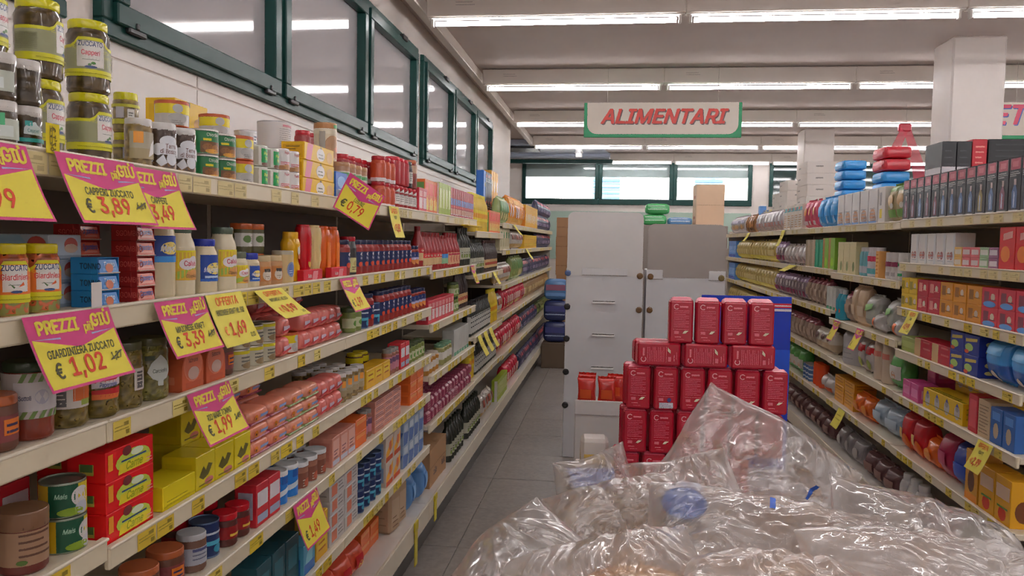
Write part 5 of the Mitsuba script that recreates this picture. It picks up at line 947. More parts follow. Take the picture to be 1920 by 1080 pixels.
run('L', 3, 'green_tuna_pack', 0.006, [2.171, 2.289], 'pink tuna multipack with green stripe', stack=3)
run('L', 3, 'pink_tuna_pack', 0.006, [2.385, 2.455, 2.525], 'pink tuna tin pack', stack=2)
run('L', 3, 'mushroom_jar', 0.01, [2.600, 2.665, 2.730, 2.795], 'white-lidded antipasto jar')
run('L', 3, 'mushroom_jar', 0.08, [2.600, 2.665, 2.730, 2.795], 'white-lidded antipasto jar in second row')
run('L', 3, 'mushroom_jar', 0.15, [2.600, 2.665, 2.730, 2.795], 'white-lidded antipasto jar in third row')
run('L', 3, 'yellow_snack_pack', 0.01, [2.880, 2.985, 3.090], 'yellow snack packet')
run('L', 3, 'yellow_lid_jar', 0.1, [3.060, 3.135], 'jar with tall yellow lid in rear row', lift=0)
run('L', 3, 'spice_jar', 0.01, [3.170, 3.220, 3.270], 'mauve spice jar with grey cap')
run('L', 3, 'red_stock_box', 0.01, [3.340, 3.415], 'red stock box')
run('L', 3, 'green_pesto_jar', 0.01, [3.490, 3.551, 3.611, 3.672, 3.732], 'green pesto jar')
run('L', 3, 'honey_jar', 0.01, [3.836, 3.909, 3.982, 4.054], 'amber honey jar')
run('L', 3, 'green_lid_jar', 0.01, [4.192, 4.257, 4.322, 4.386], 'jar with green lid')
run('L', 3, 'white_slim_box', 0.02, [4.539, 4.618, 4.696, 4.775, 4.853, 4.932], 'small white carton')
run('L', 3, 'seed_oil_bottle', 0.02, [5.101, 5.184], 'yellow-green oil bottle')
run('L', 3, 'white_label_oil_bottle', 0.02, [5.285, 5.354, 5.424, 5.494, 5.564, 5.633, 5.703, 5.773, 5.843, 5.912, 5.982, 6.052, 6.121, 6.191], 'black bottle with white label')
run('L', 3, 'white_pasta_bag', 0.02, [6.362, 6.488], 'white and brown bag')
run('L', 3, 'red_pasta_bag', 0.02, [6.666, 6.802, 6.937, 7.073, 7.208, 7.344, 7.479, 7.615, 7.750, 7.885, 8.021, 8.156], 'crimson pasta bag')
run('L', 3, 'brown_pasta_bag', 0.02, [8.292, 8.428, 8.564, 8.700, 8.835, 8.971, 9.107, 9.243, 9.379, 9.515, 9.651, 9.786, 9.922, 10.058, 10.194, 10.330, 10.466, 10.601, 10.737, 10.873, 11.009, 11.145], 'tan pasta bag')
run('L', 4, 'copper_lid_jar', 0.008, [1.460, 1.555], 'copper-lidded jar with purple label', rots=(-20,))
run('L', 4, 'pate_jar', 0.008, [1.650], 'grey pate jar with white lid', rots=(-20,))
run('L', 4, 'navy_can', 0.02, [1.730], 'navy striped can')
run('L', 4, 'red_spread_jar', 0.008, [1.800, 1.865], 'dark red jar with red lid')
run('L', 4, 'red_spread_jar', 0.09, [1.720, 1.790, 1.860], 'dark red jar with red lid in rear row')
run('L', 4, 'red_stock_box', 0.008, [1.945, 2.020], 'red box with white panels')
run('L', 4, 'blue_coffee_can', 0.008, [2.100, 2.175], 'blue can with white plastic lid')
run('L', 4, 'blue_coffee_can', 0.085, [2.120, 2.195], 'blue can with white plastic lid in rear row')
run('L', 4, 'white_lid_can', 0.008, [2.250, 2.325, 2.400], 'brown can with white plastic lid')
run('L', 4, 'white_lid_can', 0.085, [2.275, 2.350, 2.425], 'brown can with white plastic lid in second row')
run('L', 4, 'white_lid_can', 0.16, [2.300, 2.375, 2.450], 'brown can with white plastic lid in third row')
run('L', 4, 'pink_wafer_carton', 0.008, [2.501, 2.581, 2.660], 'pink and grey wafer carton')
run('L', 4, 'orange_box', 0.008, [2.761], 'small orange carton', stack=2)
run('L', 4, 'spice_jar', 0.012, [2.848, 2.897], 'mauve jar with grey cap')
run('L', 4, 'flat_pink_carton', 0.008, [2.993, 3.118, 3.243], 'flat pink tray carton', stack=5)
run('L', 4, 'orange_box', 0.008, [3.523, 3.648], 'orange carton', stack=3)
run('L', 4, 'maroon_net_pack', 0.008, [3.842, 3.931, 4.020, 4.108, 4.197, 4.286, 4.374, 4.463, 4.552, 4.640, 4.729, 4.818, 4.906, 4.995], 'maroon netted pack', stack=2)
run('L', 4, 'maroon_net_pack', 0.1, [3.842, 3.931, 4.020, 4.108, 4.197, 4.286, 4.374, 4.463, 4.552, 4.640, 4.729], 'maroon netted pack in rear row', stack=3)
run('L', 4, 'red_pasta_bag', 0.02, [6.366, 6.502, 6.637, 6.773, 6.908, 7.044, 7.179, 7.315, 7.450, 7.585, 7.721, 7.856], 'crimson bag')
run('L', 4, 'navy_pasta_bag', 0.02, [7.984, 8.104, 8.223, 8.343, 8.463, 8.582, 8.702, 8.822, 8.941, 9.061, 9.181, 9.300, 9.420, 9.540], 'navy bag')
run('L', 4, 'green_vegetable_bag', 0.02, [9.662, 9.788, 9.913, 10.038, 10.164, 10.289, 10.414, 10.540, 10.665, 10.790, 10.916, 11.041, 11.166], 'green and tan bag')
run('L', 5, 'teal_box', 0.02, [1.980, 2.075, 2.170], 'dark teal box')
run('L', 5, 'turquoise_box', 0.006, [2.265], 'turquoise and blue box', stack=1)
run('L', 5, 'yellow_snack_pack', 0.008, [2.375], 'yellow packet', stack=2)
run('L', 5, 'white_rice_carton', 0.008, [2.513, 2.659], 'white carton with orange picture', stack=4)
run('L', 5, 'navy_can', 0.008, [2.796, 2.868, 2.940, 3.013], 'navy can with turquoise band', stack=2)
run('L', 5, 'biscuit_box', 0.008, [3.137, 3.252], 'beige and orange biscuit box', stack=2)
run('L', 5, 'sugar_box', 0.008, [3.397, 3.492, 3.586, 3.681], 'pale blue sugar box', stack=2)
run('L', 5, 'blue_rice_bag', 0.02, [3.867], 'blue film bag on base shelf')
run('L', 5, 'kraft_carton', 0.04, [4.103, 4.310], 'brown kraft shipping carton')
run('L', 5, 'oil_bottle', 0.03, [4.536, 4.608, 4.680, 4.752, 4.824, 4.897], 'dark oil bottle')
run('L', 5, 'oil_bottle', 0.03, [5.096, 5.168, 5.240, 5.312, 5.384, 5.457, 5.529], 'dark oil bottle with pale label')
run('L', 5, 'white_pasta_bag', 0.02, [5.682, 5.808, 5.935, 6.061], 'white and brown bag')
run('L', 5, 'green_stock_box', 0.02, [6.337, 6.411, 6.485, 6.560, 6.634, 6.708, 6.782, 6.856], 'green box')
run('L', 5, 'red_pasta_bag', 0.02, [7.016, 7.152, 7.287, 7.423, 7.558, 7.694], 'crimson bag')
run('L', 5, 'navy_pasta_bag', 0.02, [7.908, 8.028, 8.148, 8.267, 8.387, 8.507, 8.626, 8.746, 8.866, 8.985, 9.105, 9.225, 9.344, 9.464, 9.584, 9.703, 9.823, 9.943, 10.062, 10.182, 10.302, 10.421, 10.541, 10.661, 10.781, 10.900, 11.020, 11.140], 'navy bag')
run('L', 6, 'salmon_bag', 0.05, [2.488, 2.627, 2.765, 2.904], 'red and salmon pasta bag')
run('L', 6, 'salmon_bag', 0.17, [2.568, 2.707, 2.845], 'red and salmon pasta bag in rear row', stack=2)
run('L', 6, 'orange_box', 0.1, [3.113, 3.238], 'orange and red carton lying low', stack=2)
run('L', 6, 'beige_flour_pack', 0.05, [3.398, 3.516], 'beige paper flour pack')
run('L', 6, 'blue_rice_bag', 0.03, [3.667], 'pale blue film bag')
run('R', 0, 'plum_window_gift_box', 0.006, [3.200, 3.831, 3.921, 4.101, 4.192], 'black box with plum top and plum bottle', jit=0.001)
run('R', 0, 'blue_window_gift_box', 0.006, [3.020, 3.110, 3.290, 3.471, 3.561, 3.651, 3.741, 4.011], 'black box with plum top and blue bottle', jit=0.001)
run('R', 0, 'amber_window_gift_box', 0.006, [3.380], 'black box with plum top and amber bottle', jit=0.001)
run('R', 0, 'plum_window_gift_box', 0.142, [3.750, 3.930, 4.111], 'black box with plum bottle in rear row', jit=0.0005)
run('R', 0, 'blue_window_gift_box', 0.142, [3.660, 3.840, 4.020], 'black box with blue bottle in rear row', jit=0.0005)
run('R', 0, 'nut_bag', 0.01, [4.307, 4.444], 'clear and green nut bag')
run('R', 0, 'white_wafer_box', 0.01, [4.570], 'white box with yellow square')
run('R', 0, 'hazelnut_biscuit_box', 0.01, [4.720, 4.880, 5.040, 5.200, 5.360], 'white biscuit box with hazelnut picture')
run('R', 0, 'blue_biscuit_pack', 0.01, [5.560, 5.730, 5.900], 'blue biscuit bag')
run('R', 0, 'blue_cracker_multipack', 0.145, [5.980], 'bright blue cracker multipack in tall stack', stack=7)
run('R', 0, 'blue_cracker_multipack', 0.2, [5.300], 'bright blue cracker multipack under red packs', stack=5)
run('R', 0, 'red_cracker_multipack', 0.2, [5.300], 'red cracker multipack on top of blue packs', stack=2, lift=0.343)
run('R', 0, 'pink_snack_bag', 0.01, [6.080, 6.210, 6.340], 'pink snack bag')
run('R', 0, 'teal_white_biscuit_box', 0.01, [6.488, 6.623, 6.758, 6.894, 7.029], 'white and teal biscuit box')
run('R', 0, 'pale_rusk_bag', 0.01, [7.197, 7.353, 7.510, 7.666, 7.822, 7.979, 8.135, 8.292, 8.448], 'pale rusk bag')
run('R', 0, 'brown_bread_bag', 0.01, [8.688, 8.826, 8.963, 9.101], 'brown bread bag')
run('R', 0, 'white_bread_bag', 0.01, [9.277, 9.433, 9.590, 9.746, 9.902, 10.059, 10.215], 'white bread bag')
run('R', 0, 'white_goods_carton', 0.145, [7.078], 'white shipping carton in tallest stack', stack=6)
run('R', 0, 'white_goods_carton', 0.145, [7.832], 'white shipping carton in middle stack', stack=5)
run('R', 0, 'white_goods_carton', 0.145, [8.177], 'white shipping carton in low stack', stack=4)
run('R', 0, 'cream_blue_box', 0.14, [8.550, 8.720], 'cream box with blue lid in rear row')
run('R', 0, 'tall_blue_box', 0.14, [9.050], 'tall pale blue box in rear row')
run('R', 1, 'fruit_tea_box', 0.02, [3.672, 3.777, 3.882, 3.986, 4.091], 'white fruit tea box')
run('R', 1, 'small_yellow_box', 0.008, [3.563], 'small yellow and white box', stack=2)
run('R', 1, 'small_pink_box', 0.008, [3.404, 3.484], 'small pink and white box', stack=2)
run('R', 1, 'small_green_box', 0.008, [3.325], 'small green and white box', stack=2)
run('R', 1, 'small_purple_box', 0.008, [3.246], 'small purple and white box', stack=2)
run('R', 1, 'brown_box', 0.1, [3.270, 3.365], 'brown box in rear row')
run('R', 1, 'tall_red_snack_box', 0.008, [3.020, 3.144], 'tall red snack box')
run('R', 1, 'green_white_tub', 0.02, [4.300], 'white tub with green bands')
run('R', 1, 'white_tub', 0.02, [4.400, 4.490], 'white tub with dark red band')
run('R', 1, 'orange_tube_box', 0.006, [4.590], 'slim orange box')
run('R', 1, 'pastel_tube', 0.02, [4.670, 4.736, 4.801], 'pink and white tube')
run('R', 1, 'teal_tube', 0.02, [4.880, 4.950], 'teal tube with white cap')
run('R', 1, 'cream_tall_box', 0.01, [5.060, 5.190, 5.320], 'cream tall box')
run('R', 1, 'lime_tall_box', 0.01, [5.540, 5.690], 'lime and brown tall box')
run('R', 1, 'green_tall_box', 0.01, [5.820, 5.930], 'green tall box')
run('R', 1, 'beige_tall_box', 0.01, [6.060, 6.200], 'beige tall box')
run('R', 1, 'white_twist_bag', 0.01, [6.362, 6.490, 6.617, 6.744, 6.872, 6.999], 'white twisted bag')
run('R', 1, 'mixed_snack_bag', 0.01, [7.121, 7.237, 7.353], 'mauve snack bag')
run('R', 1, 'yellow_gold_bag', 0.01, [7.578, 7.737, 7.896, 8.055, 8.214, 8.373, 8.532, 8.691, 8.850, 9.009, 9.168, 9.327, 9.486, 9.645], 'pale gold bag')
run('R', 1, 'pale_blue_box', 0.01, [9.792, 9.875, 9.959, 10.043, 10.126, 10.210, 10.293], 'pale blue box')
run('R', 2, 'yellow_pudding_box', 0.008, [4.049, 4.153], 'yellow pudding box', stack=2)
run('R', 2, 'crimson_pudding_box', 0.008, [3.795, 3.929], 'crimson pudding box', stack=2)
run('R', 2, 'orange_pudding_box', 0.008, [3.393, 3.527, 3.661], 'orange pudding box', stack=2)
run('R', 2, 'coral_pudding_box', 0.008, [2.990, 3.124, 3.258], 'coral pudding box with blue dome', stack=2)
run('R', 2, 'pale_green_bag', 0.02, [4.442, 4.770], 'pale green and grey bag')
run('R', 2, 'orange_white_bag', 0.0, [4.279, 4.606], 'orange and white bag in front')
run('R', 2, 'beige_doypack', 0.02, [4.928, 5.066], 'beige stand-up pouch')
run('R', 2, 'tan_snack_bag', 0.02, [5.200], 'tan snack bag')
run('R', 2, 'teal_bottle', 0.01, [5.305, 5.383], 'teal bottle with white cap')
run('R', 2, 'white_slim_box', 0.02, [5.461, 5.539, 5.618], 'white slim box')
run('R', 2, 'tan_snack_bag', 0.02, [5.724, 5.853, 5.983, 6.112, 6.242], 'tan and maroon snack bag')
run('R', 2, 'mixed_snack_bag', 0.02, [6.364, 6.480, 6.596, 6.712, 6.828, 6.944, 7.060, 7.175, 7.291, 7.407], 'mauve snack bag')
run('R', 2, 'yellow_gold_bag', 0.02, [7.545, 7.704, 7.863, 8.022, 8.181, 8.340, 8.499, 8.658, 8.817, 8.976, 9.135, 9.294, 9.452, 9.611, 9.770], 'pale gold bag')
run('R', 2, 'pale_blue_box', 0.02, [9.894, 9.977, 10.061, 10.144, 10.228, 10.311], 'pale blue box')
run('R', 3, 'green_tray', 0.02, [4.100], 'pale green tray')
run('R', 3, 'beige_red_box', 0.01, [3.692, 3.896], 'beige and red flat box')
run('R', 3, 'navy_cocoa_box', 0.006, [3.389, 3.523], 'navy box with green oval', stack=2)
run('R', 3, 'sky_blue_bag', 0.006, [3.020, 3.220], 'sky blue bag')
run('R', 3, 'green_white_bag', 0.01, [4.290], 'green and white bag')
run('R', 3, 'cream_canister', 0.01, [4.440, 4.570], 'beige canister')
run('R', 3, 'red_white_bag', 0.01, [4.710, 4.860], 'red and white bag')
run('R', 3, 'grey_drum_tub', 0.006, [5.150], 'large grey drum tub')
run('R', 3, 'white_brown_bag', 0.01, [5.550, 5.700, 5.850], 'white and brown bag')
run('R', 3, 'tan_snack_bag', 0.02, [6.013, 6.143, 6.272, 6.402, 6.531, 6.661, 6.790, 6.920, 7.049], 'tan bag')
run('R', 3, 'yellow_gold_bag', 0.02, [7.278, 7.437, 7.596, 7.755, 7.914, 8.073, 8.232, 8.391, 8.550, 8.709, 8.868, 9.027, 9.186, 9.345, 9.504, 9.663, 9.822, 9.981, 10.140, 10.299], 'pale gold bag')
run('R', 4, 'pink_cake_box', 0.008, [3.970, 4.074], 'pink cake box', stack=1)
run('R', 4, 'pink_cake_box', 0.115, [4.060], 'pink cake box stacked in rear row', stack=2)
run('R', 4, 'long_yellow_candy_box', 0.006, [3.650], 'long yellow box with white round heads')
run('R', 4, 'long_yellow_candy_box', 0.13, [3.620], 'long yellow box with white round heads in rear row', stack=2)
run('R', 4, 'red_biscuit_box', 0.01, [3.355], 'red narrow box')
run('R', 4, 'beige_text_box', 0.01, [3.260], 'beige box with lines of text')
run('R', 4, 'blue_animal_box', 0.01, [3.060, 3.160], 'dark blue box')
run('R', 4, 'ice_blue_bag', 0.02, [4.340, 4.553], 'ice blue bag')
run('R', 4, 'orange_candy_bag', 0.01, [4.740, 4.901], 'orange bag')
run('R', 4, 'yellow_stack_box', 0.03, [5.086, 5.300], 'yellow and orange flat box', stack=3)
run('R', 4, 'white_orange_bag', 0.01, [5.520, 5.660], 'white and orange bag')
run('R', 4, 'orange_pack', 0.02, [5.770, 5.850, 5.930], 'orange-red pack')
run('R', 4, 'blue_striped_can', 0.01, [6.030, 6.110, 6.190], 'blue and white striped can')
run('R', 4, 'green_white_bag', 0.01, [6.357, 6.512, 6.668, 6.823], 'green and white bag')
run('R', 4, 'tan_snack_bag', 0.02, [7.063, 7.193, 7.322, 7.452, 7.581, 7.711, 7.840, 7.970, 8.099, 8.229, 8.358, 8.488, 8.617, 8.747, 8.876, 9.006, 9.135, 9.265, 9.394, 9.524, 9.653, 9.783, 9.912, 10.042, 10.171, 10.301], 'tan bag')
run('R', 5, 'red_candy_bag', 0.01, [3.959, 4.116], 'red candy bag')
run('R', 5, 'orange_candy_bag', 0.01, [3.800], 'orange candy bag')
run('R', 5, 'magenta_candy_bag', 0.01, [3.640], 'magenta candy bag')
run('R', 5, 'navy_candy_bag', 0.01, [3.473], 'navy blue candy bag')
run('R', 5, 'brown_yellow_box', 0.006, [3.330], 'brown and yellow box')
run('R', 5, 'yellow_tomato_box', 0.006, [3.070, 3.200], 'yellow box with red tomato')
run('R', 5, 'dark_bag', 0.02, [4.330, 4.500, 4.670], 'dark brown bag')
run('R', 5, 'grey_cat_bag', 0.02, [4.900, 5.070, 5.240], 'grey bag')
run('R', 5, 'dark_bag', 0.02, [5.582, 5.750, 5.917, 6.084, 6.251, 6.418, 6.585, 6.752, 6.919], 'dark maroon bag beyond the grey bags')
run('R', 6, 'white_cleaner_bottle', 0.02, [3.930, 4.030, 4.130], 'white cleaner bottle')
run('R', 6, 'pink_striped_bag', 0.02, [3.620, 3.780], 'pink striped bag')
run('R', 6, 'leafy_bag', 0.01, [3.050, 3.222, 3.395], 'green leafy vegetable bag')

# ================================================================== cardboard floor displays in the middle
def display(x0, x1, y, zh, zt, head, label, slots, dots):
    """back of a cardboard display: body with folded flaps, a header panel with round top corners slotted in behind"""
    k = key_for('floor_display'); say(k, label, 'display', None)
    w = x1-x0; cx = (x0+x1)/2
    sub(k, 'body', M().box(x0, x1, y, y+.40, .0, zh, 'cfced0', .004), 'm_satin')
    r = .045; a = np.linspace(0, np.pi/2, 7)
    pts = [(-w/2+.006, zh-.05), (w/2-.006, zh-.05)]+[(w/2-.006-r+r*math.cos(t), zt-r+r*math.sin(t)) for t in a]+[(-w/2+.006+r-r*math.sin(t), zt-r+r*math.cos(t)) for t in a]
    e = trimesh.creation.extrude_polygon(Polygon(pts), .008, engine='earcut'); v = e.vertices
    sub(k, 'header', M().flat(np.stack([v[:, 0]+cx, y-.002-v[:, 2]+.006, v[:, 1]], 1), e.faces, head), 'm_satin')
    for fx0, fx1, fz in slots['flaps']: sub(k, 'flap', M().box(cx+fx0, cx+fx1, y-.006, y, zh-fz, zh+.004, 'd4d3d4', .0015).box(cx+fx0, cx+fx1, y-.0065, y-.001, zh-fz-.004, zh-fz, '8f8b88'), 'm_satin')
    for z in slots['slits']:
        sub(k, 'slit', M().box(cx-.078, cx+.078, y-.0014, y, z+.001, z+.007, '4a4644').box(cx-.08, cx+.08, y-.022, y, z-.010, z, 'f2f0ee', .001), 'm_satin')
    for x, z, c in dots:
        sub(k, 'plastic_rivet', rivet(x, y, z, c), 'm_gloss')
def rivet(x, y, z, c):
    m = M(); a = np.arange(12)*np.pi/6
    p = lambda r, d: np.stack([x+r*np.cos(a), y-d+0*a, z+r*np.sin(a)], 1)
    v = np.vstack([p(.023, 0), p(.022, .008), p(.014, .012), [[x, y-.013, z]]])
    f = [[i+12*j, (i+1) % 12+12*j, (i+1) % 12+12*(j+1), i+12*(j+1)] for j in (0, 1) for i in range(12)]
    m.add(v, f, c).add(v, [[24+i, 24+(i+1) % 12, 36] for i in range(12)], c); return m
display(-.335, .208, 5.70, 1.365, 1.765, 'd2cfcd', 'tall white cardboard floor display with rounded header and three slits', dict(flaps=[(-.16, .16, .045)], slits=[1.13, .895, .66]),
        [(-.322, 1.33, '4a5f8a'), (-.322, 1.09, '1c1c1e'), (-.322, .86, '1c1c1e'), (-.322, .62, '1c1c1e'), (-.322, .38, '1c1c1e'), (.185, 1.32, '74593c'), (.185, 1.08, '74593c')])
display(.232, .785, 5.78, 1.36, 1.69, '9a918b', 'white cardboard floor display with bare grey-brown header', dict(flaps=[(-.276, -.16, .06), (.16, .276, .06)], slits=[]),
        [(.262, 1.315, '6e5030'), (.262, 1.075, '6e5030'), (.755, 1.315, '74643a')])

# goods behind the displays
def T_(name, x, y, z, rot, lab, group=None, key=None): return put(name, x, y, z, rot, lab, group, key=key)
for i in range(7): T_('brown_shipping_carton', -.58+rng.uniform(-.01, .01), 11.5, .0005+.2705*i, rng.uniform(-2, 2), f'brown shipping carton, {ordn[i]} from the floor in the tall stack behind the display', 'brown cartons behind the display')
for i in range(3): T_('water_six_pack' if i == 2 else 'navy_water_six_pack', -.70, 9.9, .0005+.262*i+.31, 0, ['navy water pack at the bottom of the stack beside the display', 'navy water pack in the middle of the stack beside the display', 'lighter blue water pack on top of the stack beside the display'][i])
single('low_pallet', [('', (M().box(-.855, -.55, 9.74, 10.08, 0, .31, '6a5a4c', .005), 'm_matte'))], 'low pallet under the water packs by the display', 'pallet')
k = single('goods_platform', [('', (M().box(-.02, 1.62, 11.85, 12.4, 0, 1.82, '8f8680', .006), 'm_matte'))], 'plain grey storage block behind the floor displays', 'platform')
for i, (nm, x, z) in enumerate((('blue_bottle_pack', .2, 1.82), ('green_bottle_pack', .58, 1.82), ('green_bottle_pack', .62, 1.98), ('blue_bottle_pack', .95, 1.82))):
    T_(nm, x, 12.1, z+.0008*(i+1), 0, ['blue bottle pack at the left end above the displays', 'lower green bottle pack above the displays', 'upper green bottle pack on top of another above the displays', 'blue bottle pack right of the green packs'][i])
for i in range(2): T_('beige_shipping_carton', 1.36, 12.1, 1.8208+.3005*i, 3, f'beige shipping carton, {["lower", "upper"][i]} of the stack above the grey display', 'beige cartons above the display')
T_('beige_shipping_carton', 1.28, 11.65, 1.5, -2, 'beige shipping carton standing in front of the beige stack')
single('goods_platform', [('', (M().box(1.0, 1.60, 11.4, 11.84, 0, 1.4995, '9a9088', .006), 'm_matte'))], 'lower grey storage block under the front beige carton', 'platform')

# ------------------------------------------------------------------ coffee table with the stack of red packs
ZT = .655
k = single('display_table', [('top', (M().box(-.14, .70, 2.44, 3.28, ZT-.03, ZT, 'd0c8c0', .006), 'm_satin'))], 'low white promotion table carrying the red coffee packs', 'table')
for x in (-.10, .62):
    for y in (2.48, 3.20): sub(k, 'leg', M().box(x, x+.04, y, y+.04, 0, ZT-.03, 'b9b1a8', .004), 'm_satin')
n_c = [0]
def pack(x, y, z, tier, what='coffee_pack', lying=False, col='', n=1):
    h, cat, w, d = KIND[what]
    lab = f'red coffee brick pack {col}'
    if lying: put(what, x+h/2, y, z+w/2+.0005, rng.uniform(-2, 2), lab, 'stacked red coffee packs', tilt=([0, 1, 0], -90), key='coffee_pack')
    else: put(what, x, y, z+.0005, rng.uniform(-3, 3), lab, 'stacked red coffee packs', key='coffee_pack')
H = .1555
front, back = 2.86, 2.925
def colw(j, n): return f'{ordn[j]} from left'
tz = [ZT, ZT+H, ZT+2*H, ZT+3*H, ZT+3*H+.083]
for j in range(5):
    pack(.065+.0945*j, front, tz[0], 0, col=f'standing in the lowest tier, {colw(j, 5)}')
for j in range(6):
    pack(.088+.0935*j, front, tz[1], 1, col=f'standing in the second tier, {colw(j, 6)}')
    pack(.075+.0935*j, back, tz[1], 1, col=f'standing in the second tier, back row, {colw(j, 6)}')
for j in range(6):
    pack(.098+.0935*j, front, tz[2], 2, what='barcoded_coffee_pack' if j == 1 else 'coffee_pack', col=f'{"showing a barcode, " if j == 1 else ""}standing in the third tier, {colw(j, 6)}')
    pack(.085+.0935*j, back, tz[2], 2, col=f'standing in the third tier, back row, {colw(j, 6)}')
for j in range(3):
    pack(.165+.160*j, front, tz[3], 3, lying=True, col=f'lying on its side in the fourth tier, {colw(j, 3)}')
    pack(.155+.160*j, back+.005, tz[3]+.001, 3, lying=True, col=f'lying in the fourth tier, back row, {colw(j, 3)}')
for j in range(4):
    pack(.238+.0915*j, front, tz[4], 4, col=f'standing in the top tier, {colw(j, 4)}')
    pack(.245+.0915*j, back, tz[4]+.001, 4, col=f'standing in the top tier, back row, {colw(j, 4)}')
for j in range(5): pack(.055+.0945*j, back+.01, tz[0], 0, col=f'standing in the lowest tier, back row, {colw(j, 5)}')
# blue promotion panel behind the coffee
m = M().box(.36, .715, 3.33, 3.338, 0, 1.345, '1431a4', .002)
g = M(); on_front(g, [('r', .0, 1.300, .355, 1.318, 'c0283c'), ('r', .0, 1.306, .355, 1.3105, 'd9d6dc'), ('r', .28, 1.286, .355, 1.296, 'c9c6d4'), ('r', 0, .9, .355, 1.13, '1a4cc0')], 3.3295, 0, .36)
single('blue_cardboard_sign', [('board', (m, 'm_satin')), ('stripes', (g, 'm_satin'))], 'blue cardboard promotion panel with red and white stripes behind the coffee packs', 'panel')
# goods left of the coffee
k = single('tray_stand', [('body', (M().box(-.19, .09, 4.3, 4.62, 0, .66, 'd9d5d0', .005), 'm_satin')), ('lip', (M().box(-.19, .09, 4.29, 4.30, .62, .70, 'e0dcd8', .003), 'm_satin'))], 'white cardboard tray stand holding small red bags', 'stand')
for j, (x, y) in enumerate(((-.13, 4.36), (-.02, 4.37), (.03, 4.47), (-.13, 4.48))): T_('small_red_bag', x, y, .661, rng.uniform(-14, 14), f'small red bag in the white tray stand, {ordn[j]} of four', 'small red bags in the tray stand')
for i in range(2): T_('white_yellow_pack', -.055, 2.93, ZT+.0008+.0908*i, 4, f'{["lower", "upper"][i]} white and yellow paper pack left of the coffee stack')
T_('blue_black_pack', -.06, 2.62, ZT+.0005, 8, 'black film pack with blue top left of the coffee stack')
T_('grey_cat_bag', .655, 2.60, ZT+.0005, 0, 'grey film bag right of the coffee stack')
T_('white_yellow_pack', .095, 2.62, ZT+.0008, -6, 'white and tan pack in front of the coffee stack')

# ------------------------------------------------------------------ bread bin with the clear bags
k = key_for('bread_bin'); say(k, 'pale wooden bread bin in the foreground under the clear bags', 'bin')
bx0, bx1, by0, by1, bz = -.10, .72, .98, 2.20, .84
for nm, a in (('side_panel', (bx0, bx0+.02, by0, by1)), ('side_panel', (bx1-.02, bx1, by0, by1)), ('end_panel', (bx0+.021, bx1-.021, by0, by0+.02)), ('end_panel', (bx0+.021, bx1-.021, by1-.02, by1))):
    sub(k, nm, M().box(*a, .0, bz, 'bfb2a4', .004), 'm_satin')
sub(k, 'bottom', M().box(bx0+.021, bx1-.021, by0+.021, by1-.021, .62, .64, 'b5a898', .002), 'm_satin')
def crust(p, n, uv):
    a = mikit.fbm(p.x*22, p.y*22, p.z*22); return mikit.mix(lin('b07a42'), lin('dcb98c'), mikit.smoothstep(.3, .7, a))
mat('m_crust', base_color=mikit.proc(crust), roughness=.7)
loaves = [(.05, 1.22, .722, .11, .17, .075, 8), (.31, 1.21, .722, .11, .17, .08, -6), (.56, 1.24, .722, .11, .18, .075, 4), (.07, 1.72, .722, .11, .2, .075, -8), (.33, 1.70, .722, .11, .2, .08, 6), (.57, 1.74, .722, .10, .2, .075, -5),
          (.29, 1.22, .965, .15, .12, .065, 10), (.56, 1.24, .955, .12, .11, .058, -10), (.05, 1.27, .955, .12, .11, .058, 60), (.41, 1.56, .875, .14, .12, .062, 20), (.12, 1.60, .872, .12, .12, .058, -20), (.58, 1.47, .87, .09, .13, .055, 0),
          (.28, 1.22, .852, .14, .12, .05, 0), (.56, 1.22, .846, .11, .12, .05, 0), (.04, 1.24, .846, .11, .12, .05, 0)]
for j, (x, y, z, rx, ry, rz, rot) in enumerate(loaves):
    m = M().ellipsoid('c69a62', rx, ry, rz, .8, 26, 15, wob=.22, seed=j)
    kk = single('bread_loaf', [('', (m, 'm_crust'))], f'crusty bread loaf in the bin, {ordn[j % 6]} of the {("lower", "upper", "middle")[j//6]} layer', 'bread', 'bread loaves in the bin', to_world=T().translate([x, y, z]).rotate([0, 0, 1], rot))
